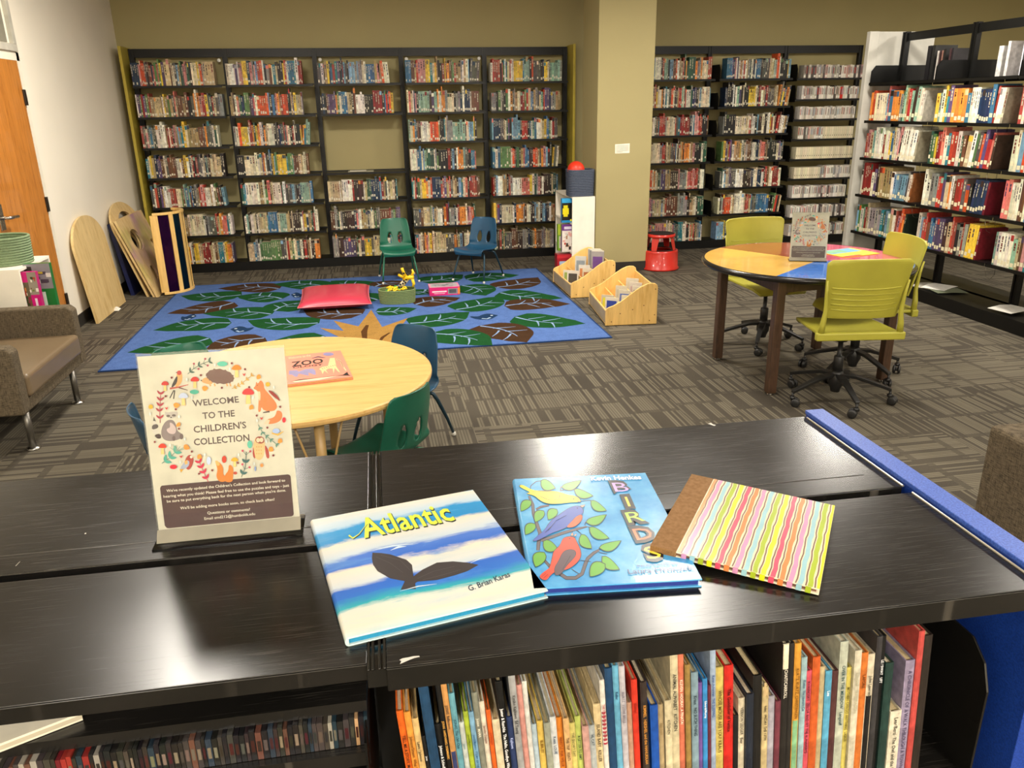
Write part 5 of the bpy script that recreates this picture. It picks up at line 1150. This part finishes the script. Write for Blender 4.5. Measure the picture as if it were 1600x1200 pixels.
textq(a, 'Atlantic', k(402, 486), k(972, 372), k(352, 372), '14202e', 3); textq(a, 'Atlantic', k(396, 481), k(966, 367), k(347, 367), 'cfe04a', 2)
a.line([k(305,470),k(330,487),k(368,462),k(400,420),k(418,395)], [3.4,2.4,1.2,1,.8], '14202e'); a.line([k(300,466),k(326,484),k(364,458),k(396,416),k(414,392)], [2.6,2,1,.8,.6], 'cfe04a')
textq(a, 'G. Brian Karas', k(1055, 815), k(1312, 722), k(1040, 782), '1c2c44', 1)
for x0_, y0_, x1_, y1_, w_ in ((450,560,700,520,2),(560,560,660,535,3),(620,815,850,770,1.6),(1060,640,1180,600,1.5)): a.line([k(x0_,y0_),k((x0_+x1_)/2,(y0_+y1_)/2-8),k(x1_,y1_)], [.3, w_, .3], 'c8dbe8')
fin()
# --- birds book
def sky():
    q = NT('painted_blue_cover'); n = q.noise(16, detail=4, rough=.6); q.set(q.ramp(n, [(.3, '2f86c6'), (.55, '4f9fd2'), (.75, '68b0da')]), .25, spec=.5, coat=.1); q.bump(q.noise(240, detail=2), .18, .0006); return q.m
t, o_, ux, uy, w, hh = flatbook('picture_book', [(797, 748), (1010, 739), (1095, 904), (833, 921)], .013, 'blue picture book with three painted birds on a leafy branch, under the striped book', sky(), '3a56b0', '2b3a86')
BT, BO, BU_ = t, o_, ux
a, fin = local_art(t, o_, ux, uy, HC+.013, 'cover_print', PRINT)
k = lambda x, y: (790+x/6.316, 735+y/6.316)
INK = '24252c'; K_ = lambda L: [k(*p) for p in L]
for L, w_ in (([(230,250),(268,340),(275,430),(310,530),(340,620),(325,720),(320,790)], [2.6,4.2,4.2,4.5,5,5,4.4]), ([(350,690),(460,655),(560,620),(700,580),(800,555)], [4.5,4.2,3.8,3,1.6]), ([(375,880),(430,940),(520,1010),(600,1062),(690,1062),(755,1020),(785,930),(810,870),(870,815),(925,785)], [3,4,4.5,5,5,5,5,4.6,4,2.6]), ([(300,385),(350,360),(430,345)], [2,2.6,2])):
    a.line(K_(L), [q+1 for q in w_], INK); a.line(K_(L), [q-.6 for q in w_], '5b5458')
for L in ([(240,200),(250,150),(300,110),(345,105)], [(545,200),(600,185),(690,182)], [(750,300),(840,296)], [(780,540),(790,510)], [(800,555),(830,560)], [(700,590),(745,625)], [(930,785),(925,760)], [(920,810),(1000,825)], [(740,890),(840,900)], [(650,975),(720,1020)], [(540,205),(545,160)]): a.line(K_(L), 1.0, INK)
LEAF = [((345,100),(495,180),15),((548,170),(752,98),12),((672,190),(868,255),12),((255,300),(148,408),13),((838,298),(1000,402),12),((380,400),(288,515),14),((510,385),(418,492),14),((788,515),(1000,438),13),((295,530),(192,640),14),
 ((822,562),(1025,675),14),((742,632),(852,778),15),((370,700),(520,790),16),((920,770),(1145,695),13),((385,810),(292,962),19),((948,850),(1128,985),15),((985,925),(828,1055),20)]
for p, q_, w_ in LEAF:
    a.leaf(k(*p), k(*q_), w_+2.0, INK, .10); a.leaf((k(*p)[0]*.96+k(*q_)[0]*.04, k(*p)[1]*.96+k(*q_)[1]*.04), (k(*p)[0]*.05+k(*q_)[0]*.95, k(*p)[1]*.05+k(*q_)[1]*.95), w_-.4, '63a436', .10)
def outl(L, col, it=2, g=.9):
    P = smooth_poly(K_(L), it); cx = sum(p[0] for p in P)/len(P); cy = sum(p[1] for p in P)/len(P)
    a.poly(P, INK); a.poly([(cx+(p[0]-cx)*(1-g/max(4, math.hypot(p[0]-cx, p[1]-cy))), cy+(p[1]-cy)*(1-g/max(4, math.hypot(p[0]-cx, p[1]-cy)))) for p in P], col)
outl([(128,155),(160,140),(270,205),(400,200),(520,210),(620,245),(700,255),(750,300),(740,318),(640,322),(500,340),(400,335),(330,300),(280,250),(190,232),(250,222),(150,175)], 'e2cf2a'); outl([(190,230),(280,212),(400,205),(500,220),(545,255),(520,290),(440,300),(380,280),(310,245)], 'd9c92e', 2, .7)
outl([(255,712),(300,660),(380,600),(440,500),(540,430),(620,375),(690,350),(750,360),(775,400),(760,440),(700,470),(680,520),(580,585),(450,625),(340,690)], '3b56ae'); outl([(590,572),(640,520),(690,460),(755,432),(762,480),(730,530),(670,570)], 'ee5a26', 2, .7)
outl([(435,960),(460,850),(470,800),(540,740),(560,680),(600,655),(680,655),(700,700),(745,790),(750,860),(700,930),(600,995),(520,990),(440,1040),(400,1100),(330,1070),(345,1030),(420,980)], 'e2452c'); outl([(480,960),(520,900),(560,810),(620,780),(690,790),(700,840),(660,890),(600,950),(560,1020),(500,1050),(480,1020)], '5a4a54', 2, .7)
for L, c in (([(712,300),(752,318),(715,318)], 'e9a48c'), ([(735,352),(788,342),(770,370),(745,368)], 'd9a08c'), ([(638,650),(660,612),(672,650)], 'f0b090'), ([(672,652),(700,628),(695,655)], 'f0b090')): a.poly(K_(L), INK); a.poly([k(sum(p[0] for p in L)/len(L)*.25+x_*.75, sum(p[1] for p in L)/len(L)*.25+y_*.75) for x_, y_ in L], c)
for x_, y_ in ((672,288),(708,378),(632,680)): a.ell(*k(x_, y_), 1.1, .8, '15151a')
for L in ([(420,600),(500,500),(600,450)], [(390,620),(450,560)], [(350,1060),(400,1020)], [(370,1075),(420,1030)], [(560,990),(640,850)]): a.line(K_(L), .6, INK)
k = lambda x, y: (900+x/6.314, 735+y/6.314)
for ch, p0, p1, tl, col in (('B', (368,228), (562,222), (318,116), 'b79bd4'), ('I', (482,374), (585,368), (432,254), 'f1d04a'), ('R', (500,540), (722,512), (442,412), 'a6c94c'), ('D', (580,712), (812,688), (512,574), 'ee7a52'), ('S', (690,900), (885,878), (620,752), 'f2e04e')):
    textq(a, ch, k(*p0), k(*p1), k(*tl), '17181c', 9)
    f = .16; mx_ = lambda A, B, s: (A[0]+(B[0]-A[0])*s, A[1]+(B[1]-A[1])*s)
    q0 = (p0[0]+(p1[0]-p0[0])*.13+(tl[0]-p0[0])*.10, p0[1]+(p1[1]-p0[1])*.13+(tl[1]-p0[1])*.10); q1 = (p0[0]+(p1[0]-p0[0])*.87+(tl[0]-p0[0])*.10, p0[1]+(p1[1]-p0[1])*.87+(tl[1]-p0[1])*.10); q2 = (q0[0]+(tl[0]-p0[0])*.8, q0[1]+(tl[1]-p0[1])*.8)
    if ch == 'I': q0 = (p0[0]+(p1[0]-p0[0])*.38+(tl[0]-p0[0])*.10, p0[1]+(tl[1]-p0[1])*.1); q1 = (q0[0]+25, q0[1]-1); q2 = (q0[0]+(tl[0]-p0[0])*.8, q0[1]+(tl[1]-p0[1])*.8)
    textq(a, ch, k(*q0), k(*q1), k(*q2), col, 0)
textq(a, 'Kevin Henkes', k(150, 106), k(648, 92), k(140, 68), 'eef4f6', 3); textq(a, 'ILLUSTRATED BY', k(606, 958), k(1012, 935), k(600, 942), '2a4a7c', 1); textq(a, 'Laura Dronzek', k(520, 1030), k(1165, 990), k(505, 985), '2a4a7c', 1)
fin()
# --- striped book, its spine corner propped on the birds book
th = .010; quad = [(1056, 741), (1285, 784), (1284, 915), (1021, 862)]
t, o_, ux, uy, w, hh = book_flat('picture_book', quad, HC+.008, th, 0, 'book with wavy pastel stripes and a brown cloth spine, leaning on the birds book', 'picture book')
t.location.z = HC+.0125; tl_ = .055
flat_parts(t, w, hh, th, plain('white_cover_edge', 'e9dfc4', .4), 'e9dfc4', '7b5a4a')
MB().box((-w/2+.001, -hh/2-.0006, -.0006), (-w/2+.040, hh/2+.0006, th+.0006)).build('cloth_spine', fabric('brown_book_cloth', '8d6a46', '77552f', 600, .7, .2), t, bevel=.001)
mb = MB(); SEQ = ['c78db3','94bfc9','a3b62c','d8d822','d64e6a','de8248']; nS = 16; rng = random.Random(9)
base = [[(-hh/2+hh*j/22, rng.uniform(-1, 1)) for j in range(23)] for _ in range(nS*4)]
x0_, x1_ = -w/2+.041, w/2-.0003; sw_ = (x1_-x0_)/nS
def strip(xa, xb, col, lift, ia, ib):
    xs = lambda i, j, xx: min(x1_, max(x0_, xx+.0006*sin(j*1.15+i*1.9)+.0004*sin(j*2.3+i*.7)))
    for j in range(22):
        ya, yb = -hh/2+hh*j/22, -hh/2+hh*(j+1)/22
        mb.add([(xs(ia, j, xa), ya, th+lift), (xs(ib, j, xb), ya, th+lift), (xs(ib, j+1, xb), yb, th+lift), (xs(ia, j+1, xa), yb, th+lift)], [(0, 1, 2, 3)], None, col)
strip(x0_, x1_, 'dfd6b4', .0002, 99, 98); strip(x0_, x0_+sw_*.45, 'f0935a', .0004, 99, 0)
for i in range(nS):
    xa = x0_+sw_*(i+.55); col = SEQ[i % 6]
    if xa+sw_*.62 < x1_+.004: strip(xa+sw_*.15, xa+sw_*.68, col, .0004, i+3, i+3.3)
    strip(xa-sw_*.12, xa+sw_*.03, '77564a', .0005, i+3.1, i+3.1)
mb.build('striped_paper', PRINT, t)
mb = MB()
for i in range(nS):
    xa = x0_+sw_*(i+.55); mb.add([(xa, -hh/2-.0003, 0), (xa+sw_*.6, -hh/2-.0003, 0), (xa+sw_*.6, -hh/2-.0003, th), (xa, -hh/2-.0003, th)], [(0, 1, 2, 3)], None, SEQ[i % 6]) if xa+sw_*.6 < x1_ else None
mb.build('striped_paper', PRINT, t)
t.rotation_mode = 'XYZ'; t.rotation_euler = (0, R(2.9), math.atan2(ux.y, ux.x)); t.location.z = HC+.0075; t.location.x += .009; t.location.y -= .002
# ================================================================== WELCOME SIGN
def acrylic():
    m_ = bpy.data.materials.new('clear_acrylic'); m_.use_nodes = True; nt = m_.node_tree; nt.nodes.clear(); o = nt.nodes.new('ShaderNodeOutputMaterial')
    a_, g_, x_, f_ = (nt.nodes.new(q) for q in ('ShaderNodeBsdfTransparent', 'ShaderNodeBsdfGlossy', 'ShaderNodeMixShader', 'ShaderNodeFresnel'))
    a_.inputs[0].default_value = (.96, .97, .96, 1); g_.inputs['Roughness'].default_value = .03; f_.inputs[0].default_value = 1.45
    nt.links.new(f_.outputs[0], x_.inputs[0]); nt.links.new(a_.outputs[0], x_.inputs[1]); nt.links.new(g_.outputs[0], x_.inputs[2]); nt.links.new(x_.outputs[0], o.inputs[0]); return m_
ACR = acrylic()
SN = Vector((0, -.985, .1736)).normalized(); SU = Vector((0, .1736, .985)).normalized(); SO = Vector((-.2555, 1.1845, HC+.010))
sg = thing('sign_holder', (-.2555, 1.17, HC), 0, 'clear acrylic stand with the welcome notice, standing on the low bookcase', 'sign', 'welcome signs')
inv = Matrix.Translation((-.2555, 1.17, HC)).inverted()
def spl(x, v, n): return SO+Vector((x, 0, 0))+SU*v+SN*n
SW, SH = .1095, .283
def slab(n0, n1, x0, x1, v0, v1): return [spl(x, v, n) for n in (n0, n1) for x, v in ((x0, v0), (x1, v0), (x1, v1), (x0, v1))]
BF = [(0, 3, 2, 1), (4, 5, 6, 7), (0, 1, 5, 4), (1, 2, 6, 5), (2, 3, 7, 6), (3, 0, 4, 7)]
ah = MB(); ah.add(slab(.0006, .0024, -SW, SW, -.006, SH+.004), BF, inv).add(slab(-.0026, -.0008, -SW, SW, -.006, SH+.004), BF, inv)
ah.build('acrylic_sleeve', ACR, sg)
MB().box((-.1125, -.020, .0004), (.1125, .055, .0026)).build('acrylic_base', ACR, sg)
MB().add([(-.1095, -.002, .003), (.1095, -.002, .003), (.1095, .0135, .0185), (-.1095, .0135, .0185), (-.1095, .001, .003), (.1095, .001, .003), (.1095, .0155, .0165), (-.1095, .0155, .0165)], BF).build('acrylic_lip', plain('painted_lip_reflection', '8d887a', .12), sg)  # pale solid colour stands in for the ceiling's reflection in the bent acrylic
mb = MB(); a = Art(mb, lambda u, v: pn(u, v, SO, SN), SN, .00002); a.k = 1
mb.add([spl(x, v, n) for n in (-.0003, 0) for x, v in ((-.108, 0), (.108, 0), (.108, SH), (-.108, SH))], BF, None, 'e6decb')
k = lambda x, y: (200+x/5.714, 530+y/5.714); KL = lambda L: [k(*p) for p in L]; DK = '4a2c2c'
for s_t, p0, p1, tl in (('WELCOME', (580,600), (992,563), (572,545)), ('TO THE', (668,712), (955,687), (662,656)), ("CHILDREN'S", (588,835), (1058,792), (582,777)), ('COLLECTION', (590,948), (1086,905), (585,890))): textq(a, s_t, k(*p0), k(*p1), k(*tl), DK, 2)
# hedgehog
def rag(L, n=3, amp=5):
    P = smooth_poly(L, 2); return [(x_+amp*sin(i*2.4), y_+amp*cos(i*2.4)) for i, (x_, y_) in enumerate(P)]
a.poly(KL(rag([(655,365),(690,340),(740,335),(760,390),(740,405),(700,398),(660,385)], 2, 1)), 'e9a860'); a.poly(KL(rag([(690,310),(740,270),(820,262),(900,285),(950,330),(945,375),(890,400),(780,398),(730,370),(700,340)])), '6b3a30')
for x_ in (730, 770, 880, 910): a.line(KL([(x_, 395), (x_+8, 420)]), 2.4, 'e9a860')
a.ell(*k(655, 368), 1.2, 1, '2a1c1a')
# fox
a.poly(KL(smooth_poly([(1145,375),(1160,400),(1185,360),(1215,400),(1215,440),(1260,490),(1320,560),(1335,610),(1300,645),(1215,640),(1190,600),(1185,650),(1160,650),(1165,570),(1170,480),(1150,455),(1115,440),(1140,415)], 1)), 'e8792a'); a.poly(KL(smooth_poly([(1160,460),(1185,470),(1180,560),(1165,530)], 1)), 'f3d3a8')
a.poly(KL(smooth_poly([(1330,630),(1380,650),(1375,720),(1310,755),(1210,760),(1240,715),(1300,700),(1320,670)], 2)), 'e8792a'); a.poly(KL([(1210,760),(1240,715),(1268,722),(1255,758)]), 'f3d9b8'); a.line(KL([(1205,655),(1265,645)]), [1.5, 3], '4a2c2c'); a.ell(*k(1155, 412), .8, .8, '2a1c1a')
# raccoon
a.poly(KL(smooth_poly([(325,640),(350,655),(400,645),(450,645),(440,690),(390,710),(340,695)], 1)), 'c9bdb6'); a.ell(*k(360, 685), 3, 1.8, '5a4c4c'); a.ell(*k(410, 680), 3, 1.8, '5a4c4c'); a.ell(*k(385, 698), 1.2, 1, '2a1c1a')
a.poly(KL(smooth_poly([(340,725),(400,715),(430,760),(440,820),(480,840),(495,880),(400,912),(330,905),(295,860),(300,790)], 2)), '8c7a7c'); a.poly(KL(smooth_poly([(370,740),(400,750),(435,800),(420,850),(360,840),(340,800),(380,790)], 2)), 'd9bfc0'); a.ell(*k(478, 868), 3, 4.5, '6b5658'); a.ell(*k(410, 885), 2.6, 4, '6b5658')
a.poly(KL([(232,690),(250,735),(225,730)]), '4a3c3e'); a.poly(KL(smooth_poly([(215,765),(265,755),(275,790),(215,810)], 1)), '4a3c3e'); a.poly(KL(smooth_poly([(225,725),(252,735),(262,755),(218,765)], 1)), 'e6ddd2'); a.poly(KL(smooth_poly([(210,812),(272,795),(285,835),(235,850)], 1)), 'e6ddd2'); a.poly(KL(smooth_poly([(232,855),(290,840),(300,885),(262,890)], 1)), '5a4448')
# swallow and branch
a.poly(KL(smooth_poly([(440,290),(470,280),(490,330),(480,390),(440,430),(420,420),(430,340)], 2)), 'eeb06a'); a.poly(KL(smooth_poly([(425,340),(445,325),(440,390),(400,430),(385,425)], 1)), '3c3432'); a.ell(*k(458, 300), 3.6, 3.6, 'c9403a'); a.line(KL([(410,455),(375,525)]), 1.6, '3c3432'); a.line(KL([(418,455),(408,532)]), 1.6, '3c3432'); a.line(KL([(375,440),(450,428),(540,405)]), [3, 2.2, 1], 'c9584a'); a.line(KL([(455,432),(535,455)]), [2, .8], '6b3a3a'); a.poly(KL([(440,290),(425,298),(440,302)]), '3c3432')
# owl
a.poly(KL(smooth_poly([(1140,870),(1210,870),(1225,940),(1215,1040),(1180,1085),(1130,1060),(1112,980),(1125,920)], 2)), 'efc48a'); a.poly(KL(smooth_poly([(1145,868),(1210,868),(1222,920),(1180,935),(1135,915)], 1)), '9c3a2c'); a.ell(*k(1162, 900), 3, 3.6, 'f3dcb8'); a.ell(*k(1192, 898), 3, 3.6, 'f3dcb8'); a.poly(KL(smooth_poly([(1222,935),(1255,990),(1265,1060),(1240,1065),(1225,1000)], 1)), 'b5443a'); a.poly(KL(smooth_poly([(1118,950),(1112,1040),(1140,1075),(1128,1000)], 1)), 'b5443a')
for x_ in (1150, 1170, 1190): 
    for y_ in (960, 990, 1020): a.ell(*k(x_, y_), .8, 1.2, 'd9a05e')
# little bird
a.poly(KL(smooth_poly([(530,1035),(570,1030),(590,1070),(575,1130),(545,1170),(515,1150),(500,1110)], 2)), 'b5453c'); a.poly(KL(smooth_poly([(520,1075),(555,1090),(540,1140),(480,1170),(465,1150)], 1)), 'aab4cc'); a.poly(KL([(505,1090),(530,1075),(535,1110),(510,1120)]), 'eeb86a'); a.ell(*k(566, 1050), 2.2, 2.2, 'f3e6d0'); a.poly(KL([(462,1160),(500,1155),(475,1190)]), 'e0a83c'); a.poly(KL([(588,1050),(604,1046),(588,1058)]), 'e0a83c')
kb_ = lambda x, y: (220+x/5.714, 700+y/5.714); KB = lambda L: [kb_(*p) for p in L]
# text panel then squirrel over its top edge
pnl = [(195,332),(1310,235),(1335,250),(1365,590),(1350,610),(248,714),(220,700),(175,360)]
a.poly(KB([(190,334),(1315,234),(1330,240),(1338,252),(1366,585),(1362,598),(1348,608),(255,714),(235,712),(216,692),(174,362),(178,346)]), '4f3535')
for s_t, p0, p1, tl in (("We've recently updated the Children's Collection and look forward to", (232,392), (1290,297), (229,368)), ("hearing what you think! Please feel free to use the puzzles and toys - just", (205,443), (1325,342), (202,419)), ("be sure to put everything back for the next person when you're done.", (236,486), (1297,385), (233,462)),
    ("We'll be adding more books soon, so check back often!", (355,547), (1195,467), (352,523)), ("Questions or comments?", (597,590), (978,556), (594,566)), ("Email smd212@humboldt.edu", (570,640), (1022,595), (567,616))): textq(a, s_t, kb_(*p0), kb_(*p1), kb_(*tl), 'f3ead6', 1)
a.poly(KB(smooth_poly([(660,110),(700,120),(740,170),(735,240),(770,250),(760,300),(700,300),(672,250),(690,190)], 2)), 'e8832c'); a.poly(KB(smooth_poly([(785,150),(810,150),(830,190),(825,250),(820,305),(745,300),(750,240),(785,200)], 2)), 'e8832c'); a.poly(KB(smooth_poly([(662,110),(690,112),(712,150),(680,160)], 1)), 'f0b46a'); a.ell(*kb_(845, 222), 3, 2.4, 'c9503a')
# sprigs, mushrooms, leaves, berries
def sprig(F_, L, col, n=5, ll=28, lw=2.8, berries=None):
    P = [F_(*p) for p in L]; a.line(P, .9, col); m_ = len(L)-1
    for i in range(n):
        s = (i+.6)/n*m_; j = min(int(s), m_-1); f = s-j; x_ = L[j][0]+(L[j+1][0]-L[j][0])*f; y_ = L[j][1]+(L[j+1][1]-L[j][1])*f; dx, dy = L[j+1][0]-L[j][0], L[j+1][1]-L[j][1]; l = math.hypot(dx, dy); dx /= l; dy /= l
        for sg_ in (-1, 1):
            ex, ey = x_+ll*(dx*.75-sg_*dy*.75), y_+ll*(dy*.75+sg_*dx*.75)
            if berries and i % 2: a.line([F_(x_, y_), F_(ex, ey)], .6, col); a.ell(*F_(ex, ey), 1.7, 1.7, berries)
            else: a.leaf(F_(x_, y_), F_(ex, ey), lw*.95, col)
sprig(k, [(535,310),(590,260),(660,220),(740,190)], '4a6b5e', 5, 42, 3, 'b5485a'); sprig(k, [(290,745),(285,640),(290,560),(295,470)], 'b83a4a', 5, 46, 3.2); sprig(k, [(930,440),(1010,400),(1120,310)], 'dba84c', 5, 28, 2.2); sprig(k, [(1165,760),(1200,830),(1260,880),(1345,950)], '5f9484', 5, 30, 2.4)
sprig(k, [(305,1105),(370,1060),(440,990)], '4f9a88', 3, 60, 5); sprig(kb_, [(605,300),(560,200),(520,110)], 'b8324a', 4, 46, 3.6); sprig(kb_, [(900,255),(935,170),(945,30)], '3f5f5c', 4, 46, 4, 'b5485a'); a.line(KL([(440,1000),(405,935)]), .6, '7ba08c')
for dx in (-60, -30, 0, 30, 60, 80): a.line(KL([(435,1000), (440+dx, 940+abs(dx)*.4)]), .6, '7ba08c')
def mush(F_, x, y, s, cap, stem='edb877', r_=0):
    a.poly([F_(x-s*.16, y), F_(x+s*.16, y), F_(x+s*.24, y+s*.95), F_(x-s*.2, y+s*.95)], stem); a.poly([F_(*p) for p in smooth_poly([(x-s*.62, y+s*.08), (x-s*.35, y-s*.35), (x, y-s*.48), (x+s*.35, y-s*.35), (x+s*.62, y+s*.08), (x, y+s*.16)], 2)], cap)
for x_, y_, s_, c_ in ((600,365,72,'b93c34'),(972,262,80,'e07c34'),(335,400,62,'b5403a'),(1075,480,100,'c23c3c'),(312,958,68,'c9402e'),(498,512,80,'b3bdd2'),(955,1078,60,'dd9a34')): mush(k, x_, y_, s_, c_)
for F_, x_, y_, rx, ry, c_ in ((k,845,218,46,22,'5fae97'),(k,596,468,40,20,'4f9f88'),(k,208,600,20,20,'dba23a'),(k,1250,400,20,20,'dba23a'),(k,1395,718,16,24,'c2303a'),(k,862,1068,20,32,'b5402e'),(k,725,1080,20,36,'b0bcd4'),(k,410,1135,32,20,'c2303a'),(k,1325,815,32,22,'9fb2d6'),(k,1090,935,22,34,'5fae97'),(kb_,1025,180,8,22,'7f93bc'),(kb_,1083,150,14,16,'d98a4a')): a.ell(*F_(x_, y_), rx/5.714, ry/5.714, c_)
a.line(KL([(1285,835),(1340,850),(1390,820)]), [1.5, 2.6, 1], 'dba84c')
for L in ((665,430,720,420),(410,580,470,570),(1155,320,1190,330),(1345,890,1380,900),(1265,960,1300,980),(625,1030,665,1040),(1090,590,1125,600),(445,745,470,755),(505,940,555,960)): a.leaf(k(L[0], L[1]), k(L[2], L[3]+14), 8, 'e0893e', .1)
a.poly(KL(smooth_poly([(1250,450),(1290,460),(1340,505),(1365,555),(1330,530),(1280,490)], 1)), '8a3a34')
rng = random.Random(4)
for x_, y_ in ((930,212),(1048,265),(655,318),(395,340),(842,430),(342,505),(1085,425),(1362,600),(1152,678),(432,622),(460,795),(245,912),(1247,785),(1300,1032),(575,998),(985,1098),(757,1165),(640,1195)): a.ell(*k(x_, y_), 1.7, 1.7, '7a3a3a')
for x_, y_ in ((780,230),(530,360),(912,265),(1120,520),(1305,430),(203,665),(462,690),(575,520),(1155,725),(380,945),(1238,910),(990,1030),(512,890),(690,1030),(472,1095),(1130,1110)): a.leaf(k(x_, y_-18), k(x_, y_+14), 3, 'c9cfc9')
for x_, y_ in ((1040,310),(350,610),(1195,700),(480,1040)): a.poly(KL([(x_-16, y_-8), (x_, y_-2), (x_+16, y_-12), (x_+2, y_+18)]), 'b83a3a')
mb.v = [tuple(inv @ Vector(p)) for p in mb.v]; mb.build('welcome_notice', PAPER, sg)
s2 = copy_tree(sg); s2.location = (2.655, 4.505, ZT+.0012); s2.rotation_euler = (0, 0, R(-22)); tag(s2, 'clear acrylic stand with the welcome notice, on the round colour-wedge table', 'sign')
# ================================================================== WORLD AND VIEW
wd = bpy.data.worlds.new('world'); SC.world = wd; wd.use_nodes = True; wd.node_tree.nodes['Background'].inputs[0].default_value = (.9, .85, .75, 1); wd.node_tree.nodes['Background'].inputs[1].default_value = .0
SC.view_settings.view_transform = 'Standard'; SC.view_settings.look = 'None'; SC.view_settings.exposure = EXPO; SC.view_settings.gamma = 1
SC.view_settings.use_curve_mapping = False
SC.cycles.max_bounces = 8; SC.cycles.diffuse_bounces = 4; SC.cycles.transparent_max_bounces = 16; SC.cycles.caustics_reflective = False; SC.cycles.caustics_refractive = False; SC.cycles.sample_clamp_indirect = 6
